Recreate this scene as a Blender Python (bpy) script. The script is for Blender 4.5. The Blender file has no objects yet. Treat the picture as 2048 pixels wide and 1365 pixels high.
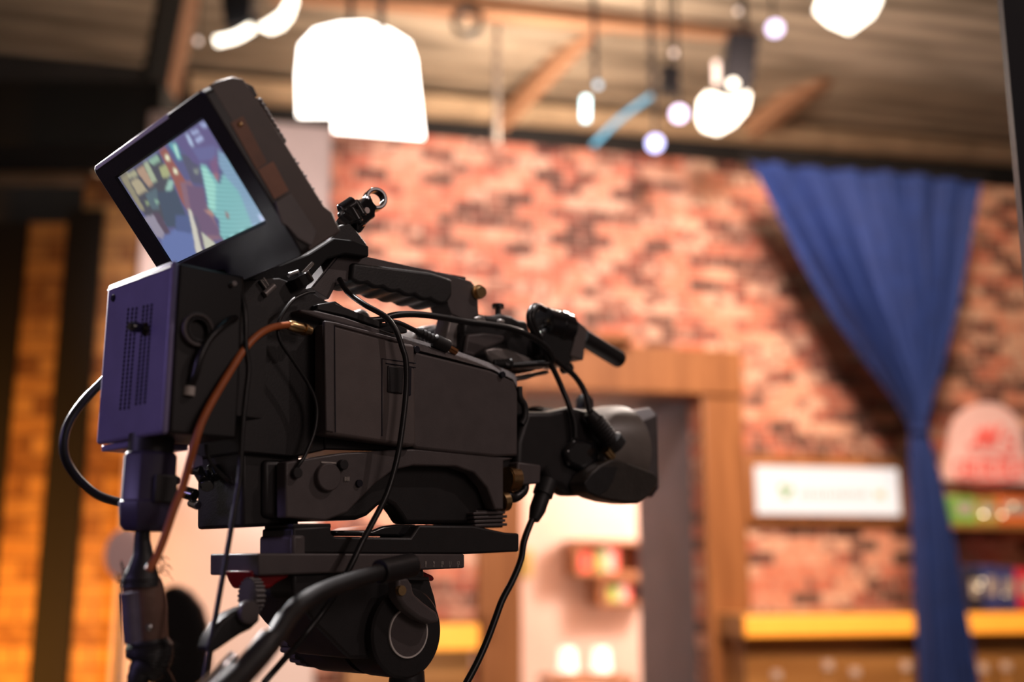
import bpy, bmesh, math, random
from mathutils import Vector, Matrix
random.seed(7)
SC = bpy.context.scene
COL = SC.collection

# ------------------------------------------------------------------ camera, world, exposure, lights
FPX = 2200.0                       # focal length in pixels of the 2048x1365 photograph
PITCH = math.radians(11.6)
EYE = Vector((0, 0, 1.25))
cd = bpy.data.cameras.new('camera'); cam = bpy.data.objects.new('camera', cd); COL.objects.link(cam)
cd.sensor_width = 36; cd.lens = FPX/2048*36; cd.clip_start = 0.05; cd.clip_end = 60
cam.location = EYE; cam.rotation_euler = (math.pi/2 + PITCH, 0, 0)
cd.dof.use_dof = True; cd.dof.focus_distance = 0.99; cd.dof.aperture_fstop = 2.3; cd.dof.aperture_blades = 0
SC.camera = cam
SC.view_settings.view_transform = 'Standard'; SC.view_settings.look = 'None'
SC.view_settings.gamma = 1; SC.view_settings.exposure = 0.0; SC.view_settings.use_curve_mapping = False
SC.cycles.use_denoising = True
SC.cycles.max_bounces = 5; SC.cycles.sample_clamp_indirect = 4
wd = bpy.data.worlds.new('studio'); SC.world = wd; wd.use_nodes = True
wd.node_tree.nodes['Background'].inputs[0].default_value = (0.95, 0.72, 0.62, 1)
wd.node_tree.nodes['Background'].inputs[1].default_value = 0.075

def lamp(name, kind, loc, target, power, color, size=0.3, spot=60, blend=0.5):
    d = bpy.data.lights.new(name, kind); o = bpy.data.objects.new(name, d); COL.objects.link(o)
    o.location = loc; d.energy = power; d.color = color
    if kind == 'AREA': d.shape = 'DISK'; d.size = size
    elif kind == 'SPOT': d.shadow_soft_size = size; d.spot_size = math.radians(spot); d.spot_blend = blend
    else: d.shadow_soft_size = size
    o.rotation_euler = (Vector(target)-Vector(loc)).to_track_quat('-Z', 'Y').to_euler()
    return o
WARM = (1.0, 0.72, 0.50)
lamp('key_wall_spot', 'SPOT', (0.75, 2.4, 3.9), (0.25, 5.4, 2.2), 700, (1.0, .72, .63), .3, 74, .9)
lamp('key_wall_spot_right', 'SPOT', (1.6, 3.0, 3.9), (2.2, 5.8, 1.7), 430, (1.0, .70, .50), .25, 80, .9)
lamp('counter_spot', 'SPOT', (1.2, 3.0, 3.4), (1.4, 5.4, 0.8), 160, (1.0, .62, .30), .25, 60, .9)
lamp('pillar_spot', 'SPOT', (-0.95, 3.1, 1.9), (-0.8, 4.9, 2.35), 130, (1.0, .80, .74), .12, 72, .5)  # unseen lamp added to brighten the pillar
lamp('orange_side_spot', 'SPOT', (-2.25, 3.3, 0.3), (-2.1, 4.8, 1.2), 270, (1.0, .38, .06), .2, 75, .9)
lamp('inner_room_light', 'POINT', (1.95, 6.9, 2.1), (0, 0, 0), 330, (1.0, .78, .66), .3)
lamp('ceiling_spill_light', 'POINT', (0.1, 6.0, 3.5), (0, 0, 0), 165, (1.0, .78, .56), .3)  # unseen point lamps added to brighten the ceiling like lamp spill
lamp('ceiling_spill_right', 'POINT', (1.9, 6.2, 3.4), (0, 0, 0), 9, (1.0, .72, .5), .3)
lamp('ceiling_spill_left', 'POINT', (-2.2, 4.6, 3.2), (0, 0, 0), 2.2, (1.0, .8, .6), .3)
lamp('violet_side_spot', 'SPOT', (-2.2, -0.1, 1.9), (-0.25, .85, 1.38), 34, (.54, .42, 1.0), .18, 34, .6)
lamp('warm_side_fill', 'AREA', (1.7, -0.7, 2.2), (0.0, 1.0, 1.35), 6, (1.0, .78, .72), .7)
lamp('warm_side_spot', 'SPOT', (1.5, 0.75, 3.0), (0.05, 1.0, 1.4), 26, (1.0, .80, .74), .03, 40, .6)
lamp('overhead_hair_spot', 'SPOT', (-0.45, 1.55, 3.7), (-0.1, .95, 1.5), 420, (1.0, .94, .92), .06, 36, .6)
lamp('back_rim_spot', 'SPOT', (-2.6, 3.2, 2.9), (-0.38, .9, 1.57), 2000, (1.0, .95, .94), .06, 8.5, .35)
lamp('pillar_low_spot', 'SPOT', (-0.5, 3.1, .9), (-0.85, 4.8, 1.0), 75, (1.0, .76, .60), .12, 66, .6)  # unseen lamp added to lift the lower part of the pillar
lamp('back_rim_spot_right', 'SPOT', (0.85, 3.6, 3.2), (0.0, 1.0, 1.45), 70, (1.0, .84, .74), .1, 40, .6)

# ------------------------------------------------------------------ geometry of the view (used only to measure the photograph)
FW = Vector((0, math.cos(PITCH), math.sin(PITCH))); UPV = Vector((0, -math.sin(PITCH), math.cos(PITCH))); RT = Vector((1, 0, 0))
def ray(px, py): return FW + RT*((px-1024)/FPX) + UPV*((682.5-py)/FPX)
def at(px, py, t): return EYE + ray(px, py)*t
def hit(px, py, p0, n):
    v = ray(px, py); return EYE + v*((p0-EYE).dot(n)/v.dot(n))
def proj(P):
    d = P-EYE; z = d.dot(FW); return (1024+FPX*d.dot(RT)/z, 682.5-FPX*d.dot(UPV)/z)
CR = dict(c1=(3.102, 160, 120), c2=(3.102, 100, 500), c3=(2.7676, 540, 360), c4=(2.73, 480, 580), c5=(2.967, 980, 580), c6=(2.703, 200, 860),
          c7=(3.012, 400, 1020), m3=(4.265, 220, 220), m4=(3.25, 450, 140), m5=(6.204, 480, 480), m6=(6.4, 860, 590), m7=(6.827, 320, 880), m8=(5.572, 540, 1120),
          l2=(3.303, 380, 0), p=(1, 0, 0))
def q(k, pts):
    s, ox, oy = CR[k]; return [(ox+x/s, oy+y/s) for x, y in pts]
def q1(k, x, y): return q(k, [(x, y)])[0]

# rig frame: f forward along the lens, l to the camera's left (away from the photographer), u up
YAW = math.radians(46)
RF = Vector((math.sin(YAW), math.cos(YAW), 0)); RL = Vector((-math.cos(YAW), math.sin(YAW), 0)); RU = Vector((0, 0, 1))
RO = at(338, 700, 0.8265)
def W(f, l, u): return RO + RF*f + RL*l + RU*u
def S(px, py, l): return hit(px, py, RO + RL*l, RL)
def Sf(px, py, l):
    P = S(px, py, l)-RO; return P.dot(RF), P.dot(RU)

# ------------------------------------------------------------------ mesh helpers
def newbm(): return bmesh.new()
def prism(bm, pts, vec):
    a = [bm.verts.new(p) for p in pts]; b = [bm.verts.new(Vector(p)+vec) for p in pts]; n = len(pts)
    fs = [bm.faces.new(a), bm.faces.new(b[::-1])]
    for i in range(n): fs.append(bm.faces.new((a[i], b[i], b[(i+1) % n], a[(i+1) % n])))
    return fs
def loft(bm, A, B):
    a = [bm.verts.new(p) for p in A]; b = [bm.verts.new(p) for p in B]; n = len(A)
    bm.faces.new(a); bm.faces.new(b[::-1])
    for i in range(n): bm.faces.new((a[i], b[i], b[(i+1) % n], a[(i+1) % n]))
def rp(bm, pts, l0, l1): prism(bm, [S(x, y, l0) for x, y in pts], RL*(l1-l0))
def pbox(bm, o, a, b, c): prism(bm, [o, o+a, o+a+b, o+b], c)
def frame_of(ax):
    ax = ax.normalized(); t = Vector((0, 0, 1)) if abs(ax.z) < .9 else Vector((1, 0, 0))
    x = ax.cross(t).normalized(); return ax, x, ax.cross(x).normalized()
def lathe(bm, p0, axis, prof, seg=40, cap=True):
    ax, x, y = frame_of(axis); rings = []
    for t, r in prof:
        rings.append([bm.verts.new(p0+ax*t+(x*math.cos(2*math.pi*k/seg)+y*math.sin(2*math.pi*k/seg))*r) for k in range(seg)])
    for i in range(len(rings)-1):
        for k in range(seg): bm.faces.new((rings[i][k], rings[i][(k+1) % seg], rings[i+1][(k+1) % seg], rings[i+1][k]))
    if cap: bm.faces.new(rings[0][::-1]); bm.faces.new(rings[-1])
def cyl(bm, a, b, r, seg=24, r2=None): lathe(bm, a, b-a, [(0, r), ((b-a).length, r if r2 is None else r2)], seg)
def annulus(bm, c, axis, ro, ri, th, seg=40):
    ax, x, y = frame_of(axis); R = []
    for r, t in ((ro, 0), (ro, th), (ri, th), (ri, 0)):
        R.append([bm.verts.new(c+ax*t+(x*math.cos(2*math.pi*k/seg)+y*math.sin(2*math.pi*k/seg))*r) for k in range(seg)])
    for i in range(4):
        for k in range(seg): bm.faces.new((R[i][k], R[i][(k+1) % seg], R[(i+1) % 4][(k+1) % seg], R[(i+1) % 4][k]))
def smooth(pts, n=8):
    P = [Vector(p) for p in pts]; P = [P[0]*2-P[1]]+P+[P[-1]*2-P[-2]]; out = []
    for i in range(1, len(P)-2):
        for k in range(n):
            t = k/n; a, b, c, d = P[i-1], P[i], P[i+1], P[i+2]
            out.append(.5*((2*b)+(c-a)*t+(2*a-5*b+4*c-d)*t*t+(3*b-a-3*c+d)*t**3))
    out.append(P[-2]); return out
def tube(bm, pts, r, n=8, seg=12, smoothit=True):
    P = smooth(pts, n) if smoothit else [Vector(p) for p in pts]
    m = len(P); prev = None; rings = []
    for i, p in enumerate(P):
        t = (P[min(i+1, m-1)]-P[max(i-1, 0)]).normalized()
        if prev is None: _, x, _ = frame_of(t)
        else: x = (prev-t*prev.dot(t)).normalized()
        prev = x; y = t.cross(x)
        rr = r(i/(m-1)) if callable(r) else r
        rings.append([bm.verts.new(p+(x*math.cos(2*math.pi*k/seg)+y*math.sin(2*math.pi*k/seg))*rr) for k in range(seg)])
    for i in range(m-1):
        for k in range(seg): bm.faces.new((rings[i][k], rings[i][(k+1) % seg], rings[i+1][(k+1) % seg], rings[i+1][k]))
    bm.faces.new(rings[0][::-1]); bm.faces.new(rings[-1])
def sphere(bm, c, r, sz=1.0): 
    g = bmesh.ops.create_uvsphere(bm, u_segments=20, v_segments=12, radius=r)
    for v in g['verts']: v.co = Vector((v.co.x, v.co.y, v.co.z*sz))+c

def link(name, bm, mat, parent=None, mw=None, bevel=0, sharp=38, seg=2, subsurf=0, clean=True):
    if mw is None: mw = parent.matrix_world.copy() if parent is not None else None
    if mw is None:
        xs = [v.co for v in bm.verts]; c = sum(xs, Vector())/len(xs); c.z = min(v.z for v in xs); mw = Matrix.Translation(c)
    bmesh.ops.recalc_face_normals(bm, faces=bm.faces) if clean else None
    bm.transform(mw.inverted())
    me = bpy.data.meshes.new(name); bm.to_mesh(me); bm.free()
    me.polygons.foreach_set('use_smooth', [True]*len(me.polygons)); me.set_sharp_from_angle(angle=math.radians(sharp))
    o = bpy.data.objects.new(name, me); COL.objects.link(o); me.materials.append(mat)
    if parent is not None: o.parent = parent; o.matrix_local = parent.matrix_world.inverted() @ mw; 
    else: o.matrix_world = mw
    if bevel:
        b = o.modifiers.new('b', 'BEVEL'); b.width = bevel; b.segments = seg; b.limit_method = 'ANGLE'; b.angle_limit = math.radians(35)
    if subsurf:
        b = o.modifiers.new('s', 'SUBSURF'); b.levels = subsurf; b.render_levels = subsurf
    return o
def tag(o, label, cat, group=None, kind=None):
    if label: o['label'] = label
    if cat: o['category'] = cat
    if group: o['group'] = group
    if kind: o['kind'] = kind
    return o
def thing(name, label, cat, loc, group=None, rz=0.0):
    o = bpy.data.objects.new(name, None); COL.objects.link(o); o.empty_display_size = .05
    o.matrix_world = Matrix.Translation(Vector(loc)) @ Matrix.Rotation(rz, 4, 'Z')
    return tag(o, label, cat, group)
KEEP = {}
def L(o, label): o['label'] = label; return o

# ------------------------------------------------------------------ materials
def mat(name, col, rough=.5, metal=0, var=.12, scale=40, bump=0.0, bscale=300, emit=None, estr=0, spec=.5, coat=0, alpha=None, trans=0):
    m = bpy.data.materials.new(name); m.use_nodes = True; nt = m.node_tree; b = nt.nodes['Principled BSDF']
    tc = nt.nodes.new('ShaderNodeTexCoord'); nz = nt.nodes.new('ShaderNodeTexNoise'); nz.inputs['Scale'].default_value = scale; nz.inputs['Detail'].default_value = 4
    nt.links.new(tc.outputs['Object'], nz.inputs['Vector'])
    rp_ = nt.nodes.new('ShaderNodeValToRGB'); nt.links.new(nz.outputs['Fac'], rp_.inputs[0])
    c = Vector(col[:3]); rp_.color_ramp.elements[0].position = .3; rp_.color_ramp.elements[1].position = .7
    rp_.color_ramp.elements[0].color = (*(c*(1-var)), 1); rp_.color_ramp.elements[1].color = (*(c*(1+var)), 1)
    nt.links.new(rp_.outputs[0], b.inputs['Base Color'])
    b.inputs['Roughness'].default_value = rough; b.inputs['Metallic'].default_value = metal
    b.inputs['Specular IOR Level'].default_value = spec; b.inputs['Coat Weight'].default_value = coat; b.inputs['Transmission Weight'].default_value = trans
    if bump:
        n2 = nt.nodes.new('ShaderNodeTexNoise'); n2.inputs['Scale'].default_value = bscale; nt.links.new(tc.outputs['Object'], n2.inputs['Vector'])
        bp = nt.nodes.new('ShaderNodeBump'); bp.inputs['Strength'].default_value = bump; bp.inputs['Distance'].default_value = .002
        nt.links.new(n2.outputs['Fac'], bp.inputs['Height']); nt.links.new(bp.outputs[0], b.inputs['Normal'])
    if emit: b.inputs['Emission Color'].default_value = (*emit, 1); b.inputs['Emission Strength'].default_value = estr
    return m
def brick_mat(name, ramp, bw=.165, bh=.066, mortar=(.55, .36, .27), mw=.07):
    m = bpy.data.materials.new(name); m.use_nodes = True; nt = m.node_tree; N = nt.nodes; Lk = nt.links.new; b = N['Principled BSDF']
    tc = N.new('ShaderNodeTexCoord'); sp = N.new('ShaderNodeSeparateXYZ'); Lk(tc.outputs['Object'], sp.inputs[0])
    def mt(op, a, bb=None, c=None):
        n = N.new('ShaderNodeMath'); n.operation = op
        for i, v in enumerate((a, bb, c)):
            if v is None: continue
            if isinstance(v, (int, float)): n.inputs[i].default_value = v
            else: Lk(v, n.inputs[i])
        return n.outputs[0]
    z = mt('DIVIDE', sp.outputs['Z'], bh); row = mt('FLOOR', z)
    x = mt('ADD', mt('DIVIDE', sp.outputs['X'], bw), mt('MULTIPLY', mt('MODULO', row, 2), .5)); colm = mt('FLOOR', x)
    fx = mt('FRACT', x); fz = mt('FRACT', z)
    cb = N.new('ShaderNodeCombineXYZ'); Lk(colm, cb.inputs[0]); Lk(row, cb.inputs[1])
    wn = N.new('ShaderNodeTexWhiteNoise'); wn.noise_dimensions = '3D'; Lk(cb.outputs[0], wn.inputs['Vector'])
    nz = N.new('ShaderNodeTexNoise'); nz.inputs['Scale'].default_value = 16; nz.inputs['Detail'].default_value = 3; Lk(tc.outputs['Object'], nz.inputs['Vector'])
    v = mt('ADD', mt('MULTIPLY', wn.outputs['Value'], .80), mt('MULTIPLY', mt('SUBTRACT', nz.outputs['Fac'], .36), .75))
    cr = N.new('ShaderNodeValToRGB'); cr.color_ramp.interpolation = 'LINEAR'
    while len(cr.color_ramp.elements) < len(ramp): cr.color_ramp.elements.new(.5)
    for e, (p, c) in zip(cr.color_ramp.elements, ramp): e.position = p; e.color = (*c, 1)
    Lk(v, cr.inputs[0])
    mx = N.new('ShaderNodeMix'); mx.data_type = 'RGBA'
    e1 = mt('LESS_THAN', fx, mw*bh/bw*1.6); e2 = mt('LESS_THAN', fz, mw*1.6); ed = mt('MAXIMUM', e1, e2)
    Lk(ed, mx.inputs[0]); Lk(cr.outputs[0], mx.inputs[6]); mx.inputs[7].default_value = (*mortar, 1)
    Lk(mx.outputs[2], b.inputs['Base Color']); b.inputs['Roughness'].default_value = .85
    bp = N.new('ShaderNodeBump'); bp.inputs['Strength'].default_value = .6; bp.inputs['Distance'].default_value = .008
    Lk(mt('SUBTRACT', mt('MULTIPLY', nz.outputs['Fac'], .5), ed), bp.inputs['Height']); Lk(bp.outputs[0], b.inputs['Normal'])
    return m
def wood_mat(name, c1, c2, rough=.45, scale=3, axis='Z'):
    m = bpy.data.materials.new(name); m.use_nodes = True; nt = m.node_tree; N = nt.nodes; Lk = nt.links.new; b = N['Principled BSDF']
    tc = N.new('ShaderNodeTexCoord'); mp = N.new('ShaderNodeMapping'); mp.inputs['Scale'].default_value = {'Z': (8, 8, .6), 'X': (.6, 8, 8), 'Y': (8, .6, 8)}[axis]
    Lk(tc.outputs['Object'], mp.inputs[0]); nz = N.new('ShaderNodeTexNoise'); nz.inputs['Scale'].default_value = scale; nz.inputs['Detail'].default_value = 6; nz.inputs['Distortion'].default_value = .6
    Lk(mp.outputs[0], nz.inputs['Vector']); cr = N.new('ShaderNodeValToRGB'); cr.color_ramp.elements[0].position = .35; cr.color_ramp.elements[1].position = .65
    cr.color_ramp.elements[0].color = (*c1, 1); cr.color_ramp.elements[1].color = (*c2, 1); Lk(nz.outputs['Fac'], cr.inputs[0]); Lk(cr.outputs[0], b.inputs['Base Color'])
    b.inputs['Roughness'].default_value = rough; return m
M = {}
M['body'] = mat('body_plastic', (.105, .088, .088), .42, 0, .1, 60, .12, 900)
M['body_dark'] = mat('dark_plastic', (.018, .016, .017), .45, 0, .15, 60, .08, 700)
M['rubber'] = mat('black_rubber', (.018, .017, .018), .5, 0, .2, 80, .1, 500)
M['grey_panel'] = mat('grey_panel_paint', (.13, .105, .10), .5, 0, .08, 50, .1, 900)
M['trim'] = mat('speckled_trim', (.16, .14, .14), .38, .2, .3, 400, .35, 1500)
M['gloss'] = mat('gloss_black', (.012, .012, .014), .14, 0, .1, 60, 0, coat=.6)
M['violet_tint'] = mat('violet_light_tint', (.22, .19, .35), .45, .1, .12, 30, .05, 400)  # grey paint with the violet side light tinted into its colour
M['box_side'] = mat('box_side_paint', (.012, .010, .011), .5, 0, .1, 30)
M['hole'] = mat('vent_hole', (.004, .003, .012), .8)
M['brass'] = mat('brass', (.75, .50, .25), .28, 1, .1, 120)
M['chrome'] = mat('chrome', (.7, .68, .68), .18, 1, .08, 90)
M['steel'] = mat('grey_metal', (.33, .30, .29), .4, .5, .1, 90, .08, 600)
M['cable'] = mat('cable_rubber', (.014, .013, .014), .35, 0, .15, 60)
M['cable_orange'] = mat('orange_cable_jacket', (.50, .13, .035), .45, 0, .12, 60)
M['red'] = mat('red_plastic', (.28, .008, .012), .35, 0, .1, 60)
M['label'] = mat('brown_label', (.20, .075, .035), .5, 0, .15, 60)
M['leather'] = mat('strap_leather', (.045, .038, .033), .42, 0, .2, 50, .3, 250)
M['lens_grey'] = mat('lens_shell_grey', (.20, .17, .15), .4, 0, .1, 60)
M['sleeve'] = mat('grey_brown_sleeve', (.16, .085, .06), .6, 0, .25, 40, .3, 200)
M['sleeve_highlight'] = mat('violet_highlight', (.17, .15, .22), .35, .3, .2, 40, .2, 200)
M['mark'] = mat('printed_marks', (.55, .50, .46), .6)
M['ringlit'] = mat('polished_ring', (.85, .80, .76), .3, .15, .03, 90)
M['black'] = mat('flat_black', (.006, .006, .007), .85)
M['lampshell'] = mat('lamp_housing_black', (.02, .022, .03), .5, .2)
M['steelbeam'] = wood_mat('brown_beam_paint', (.30, .15, .09), (.42, .24, .15), .6, 3, 'X')
M['creambeam'] = mat('cream_beam_paint', (.50, .38, .27), .6, 0, .2, 5)
M['rim_highlight'] = mat('painted_rim_highlight', (.75, .73, .74), .4, .2, .05, 40)  # pale colour stands in for rim light along the top edges

# ------------------------------------------------------------------ the set: back wall frame (s along the wall to the right, off away from the photographer)
WY = math.radians(13.4)
WS = Vector((math.cos(WY), math.sin(WY), 0)); WN = Vector((-math.sin(WY), math.cos(WY), 0)); W0 = at(1200, 1000, 5.35); W0.z = 0
WM = Matrix.Translation(W0) @ Matrix.Rotation(WY, 4, 'Z')
def WQ(s, off, z): return W0 + WS*s + WN*off + Vector((0, 0, z))
def WP(px, py, off=0):
    P = hit(px, py, W0+WN*off, WN)-W0; return P.dot(WS), P.z
def wb(bm, s0, s1, o0, o1, z0, z1): pbox(bm, WQ(s0, o0, z0), WS*(s1-s0), WN*(o1-o0), Vector((0, 0, z1-z0)))
def wbp(bm, x0, y0, x1, y1, o0, o1, z0=None):
    a, b = WP(x0, y0, o0); c, d = WP(x1, y1, o0); wb(bm, a, c, o0, o1, d if z0 is None else z0, b)
def struct(name, bm, m, bevel=0, label=None):
    o = link(name, bm, m, None, WM, bevel); o['kind'] = 'structure'
    if label: o['label'] = label
    return o
RAMP = [(.12, (.07, .03, .022)), (.22, (.20, .07, .05)), (.32, (.52, .15, .09)), (.46, (.64, .25, .15)), (.60, (.68, .34, .22)), (.70, (.74, .50, .36)), (.78, (.36, .15, .10)), (.93, (.10, .05, .035))]
M['brick'] = brick_mat('red_brick_panel', RAMP)
M['brick_orange'] = brick_mat('ochre_brick_panel', [(.1, (.16, .07, .03)), (.4, (.42, .22, .08)), (.7, (.55, .33, .13)), (.95, (.25, .12, .05))], .24, .085, (.2, .1, .05))
M['wood_frame'] = wood_mat('orange_brown_wood', (.25, .10, .033), (.36, .155, .055), .45, 2.5, 'Z')
M['wood_counter'] = wood_mat('counter_wood', (.30, .14, .04), (.48, .25, .08), .45, 2, 'X')
M['reveal'] = mat('slate_grey_paint', (.15, .155, .19), .6, 0, .1, 4)
M['plaster'] = mat('peach_plaster', (.78, .62, .54), .8, 0, .06, 3, .1, 60)
M['pillar'] = mat('white_plaster', (.80, .66, .62), .8, 0, .05, 4, .1, 60)
M['floor'] = wood_mat('studio_floor', (.10, .08, .07), (.14, .11, .09), .4, 2, 'X')
M['dark_wall'] = mat('dark_drape_wall', (.018, .018, .022), .9, 0, .2, 4)
def ceil_mat():
    m = bpy.data.materials.new('corrugated_ceiling'); m.use_nodes = True; nt = m.node_tree; N = nt.nodes; Lk = nt.links.new; b = N['Principled BSDF']
    tc = N.new('ShaderNodeTexCoord'); mp = N.new('ShaderNodeMapping'); mp.inputs['Scale'].default_value = (.25, 1, 1); Lk(tc.outputs['Object'], mp.inputs[0])
    nz = N.new('ShaderNodeTexNoise'); nz.inputs['Scale'].default_value = 5; nz.inputs['Detail'].default_value = 5; Lk(mp.outputs[0], nz.inputs['Vector'])
    wv = N.new('ShaderNodeTexWave'); wv.bands_direction = 'Y'; wv.inputs['Scale'].default_value = 1.6; wv.inputs['Distortion'].default_value = .4; Lk(tc.outputs['Object'], wv.inputs['Vector'])
    cr = N.new('ShaderNodeValToRGB'); cr.color_ramp.elements[0].position = .32; cr.color_ramp.elements[1].position = .78
    cr.color_ramp.elements[0].color = (.07, .055, .042, 1); cr.color_ramp.elements[1].color = (.52, .44, .36, 1)
    ml = N.new('ShaderNodeMath'); ml.operation = 'MULTIPLY_ADD'; ml.inputs[1].default_value = .35; Lk(wv.outputs['Fac'], ml.inputs[0]); 
    m2 = N.new('ShaderNodeMath'); m2.operation = 'MULTIPLY'; m2.inputs[1].default_value = .8; Lk(nz.outputs['Fac'], m2.inputs[0]); Lk(m2.outputs[0], ml.inputs[2])
    Lk(ml.outputs[0], cr.inputs[0]); Lk(cr.outputs[0], b.inputs['Base Color']); b.inputs['Roughness'].default_value = .6
    bp = N.new('ShaderNodeBump'); bp.inputs['Strength'].default_value = .8; bp.inputs['Distance'].default_value = .02; Lk(wv.outputs['Fac'], bp.inputs['Height']); Lk(bp.outputs[0], b.inputs['Normal'])
    return m
M['ceil'] = ceil_mat()

FAR = 2.1
CZ = WP(1200, 222, FAR)[1]                       # ceiling height, from the line where it meets the far wall
WT = WP(1200, 303)[1]                            # top of the brick panel
dl, dr = WP(1037, 1000)[0], WP(1400, 1000)[0]; dt = WP(1200, 788)[1]
sl, sr = WP(560, 600)[0], WP(2330, 600)[0]
bm = newbm(); wb(bm, -7, 9, -9, 3.4, -.1, 0); struct('floor', bm, M['floor'])
bm = newbm(); wb(bm, -7, 9, -9, FAR+.1, CZ, CZ+.1); struct('ceiling', bm, M['ceil'])
bm = newbm(); wb(bm, -7, dl-1.2, FAR, FAR+.1, 0, CZ); wb(bm, dl-1.2, dr+2.6, FAR+.9, FAR+1, 0, CZ); wb(bm, dr+2.6, 9, FAR, FAR+.1, 0, CZ); wb(bm, dl-1.25, dr+2.65, FAR, FAR+.1, 2.9, CZ)
struct('wall_far', bm, M['dark_wall'])
bm = newbm(); wb(bm, sl, dl, 0, .1, 0, WT); wb(bm, dr, sr, 0, .1, 0, WT); wb(bm, dl, dr, 0, .1, dt, WT); struct('wall_back', bm, M['brick'])
# passage behind the opening and the lit room at its end
bm = newbm(); wb(bm, dr, dr+.08, .1, .92, 0, dt+.05); struct('wall_passage_right', bm, M['reveal'])
bm = newbm(); wb(bm, dl-.08, dl, .1, .92, 0, dt+.05); struct('wall_passage_left', bm, M['reveal'])
bm = newbm(); wb(bm, dl, dr, .1, .92, dt, dt+.05); struct('ceiling_passage', bm, M['reveal'])
bm = newbm(); wb(bm, dl-1.1, dr+2.5, 2.9, 2.98, 0, 2.85); struct('wall_inner_room', bm, M['plaster'])
bm = newbm(); wb(bm, dl-1.18, dl-1.1, 1.0, 2.98, 0, 2.85); wb(bm, dr+2.5, dr+2.58, 1.0, 2.98, 0, 2.85); wb(bm, dl-1.18, dr+2.58, 1.0, 2.98, 2.85, 2.9); wb(bm, dr+.08, dr+2.58, .95, 1.0, 0, 2.85); wb(bm, dl-1.18, dl-.08, .95, 1.0, 0, 2.85)
struct('wall_inner_side', bm, M['plaster'])
# timber surround of the opening
ol, orr = WP(952, 1150)[0], WP(1482, 1000)[0]; ht = WP(1350, 703)[1]
bm = newbm(); wb(bm, ol, dl, -.07, .0, 0, ht); struct('trim_1', bm, M['wood_frame'], .01)
bm = newbm(); wb(bm, dr, orr, -.07, .0, 0, ht); struct('trim_2', bm, M['wood_frame'], .01)
bm = newbm(); wb(bm, ol-.02, orr, -.09, -.001, dt, ht+.001); struct('trim_3', bm, M['wood_frame'], .01)
bm = newbm(); wbp(bm, 985, 655, 1268, 702, -.16, -.001, ht); struct('trim_4', bm, M['wood_frame'], .01)
# white pillar beside the brick panel
p0 = WP(278, 500, -.45)[0]; p1 = WP(660, 450, -.45)[0]; pz = WP(600, 246, -.45)[1]
bm = newbm(); wb(bm, p0, p1, -.45, -.05, 0, pz); struct('wall_pillar', bm, M['pillar'], .015)
# ochre brick columns and black posts at the left
def fbx(bm, x0, y0, x1, y1, Y0, Y1, z0=None):
    n = Vector((0, 1, 0)); a = hit(x0, y0, Vector((0, Y0, 0)), n); b = hit(x1, y1, Vector((0, Y0, 0)), n); zb = b.z if z0 is None else z0
    pbox(bm, Vector((a.x, Y0, zb)), Vector((b.x-a.x, 0, 0)), Vector((0, Y1-Y0, 0)), Vector((0, 0, a.z-zb)))
def fstruct(name, bm, m, bevel=0):
    xs = [v.co for v in bm.verts]; c = sum(xs, Vector())/len(xs); c.z = 0
    o = link(name, bm, m, None, Matrix.Translation(c), bevel); o['kind'] = 'structure'; return o
bm = newbm(); fbx(bm, 22, 445, 138, 900, 4.6, 4.75, 0); fstruct('wall_left_outer', bm, M['brick_orange'])
bm = newbm(); fbx(bm, 172, 350, 290, 900, 4.6, 4.75, 0); fstruct('wall_left', bm, M['brick_orange'])
bm = newbm(); fbx(bm, -260, 372, 285, 900, 4.95, 5.05, 0); fstruct('wall_left_drape', bm, M['dark_wall'])
bm = newbm(); fbx(bm, 136, 420, 170, 900, 4.58, 4.75, 0); fstruct('trim_5', bm, M['black'])
bm = newbm(); fbx(bm, -60, 445, 14, 900, 4.58, 4.7, 0); fstruct('trim_6', bm, M['black'])

# ceiling beams
def beam(name, a, b, w, h, m, label):
    bm = newbm(); d = (b-a); ax = d.normalized(); side = ax.cross(Vector((0, 0, 1))).normalized(); up = side.cross(ax)
    pbox(bm, a-side*w/2-up*h/2, d, side*w, up*h)
    mw = Matrix((ax, up.cross(ax), up)).transposed().to_4x4(); mw.translation = a
    return tag(link(name, bm, m, None, mw, .006), label, 'beam', 'roof beams over the set')
def fw_(px, py, off): return hit(px, py, W0+WN*off, WN)
beam('ceiling_beam', fw_(380, 172, FAR-.12), fw_(2250, 330, FAR-.12), .14, .12, M['creambeam'], 'long cream beam running just above the top of the brick panel')
beam('ceiling_beam', fw_(1000, 248, FAR-.2), fw_(1195, 40, .9), .07, .13, M['steelbeam'], 'brown diagonal beam right of the big white lights')
beam('ceiling_beam', fw_(1500, 262, FAR-.3), fw_(1850, -10, .6), .11, .14, M['steelbeam'], 'orange-brown diagonal beam rising towards the top right corner')
beam('ceiling_beam', fw_(540, -22, .7), fw_(1500, 62, .7), .10, .12, M['steelbeam'], 'brown horizontal beam along the top edge, above the lights')
n_ = Vector((0, 1, 0)); fy = lambda x, y, Y: hit(x, y, Vector((0, Y, 0)), n_)
beam('ceiling_beam', fy(352, -60, 5.2), fy(292, 250, 5.6), .12, .12, M['black'], 'dark steep beam left of the small bulbs')
beam('ceiling_beam', fy(392, -60, 5.5), fy(322, 260, 5.9), .09, .09, M['steelbeam'], 'lit brown steep beam beside the dark one')
bm = newbm(); fbx(bm, -120, 158, 318, 290, 5.1, 5.5); tag(link('air_duct', bm, M['black'], None, None, .02), 'black duct crossing the upper left under the roof', 'duct')
bm = newbm(); fbx(bm, -120, 288, 190, 368, 5.7, 5.8); tag(link('roof_panel', bm, M['creambeam'], None, None, .01), 'dim brown panel below the black duct at the left', 'panel')

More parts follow.
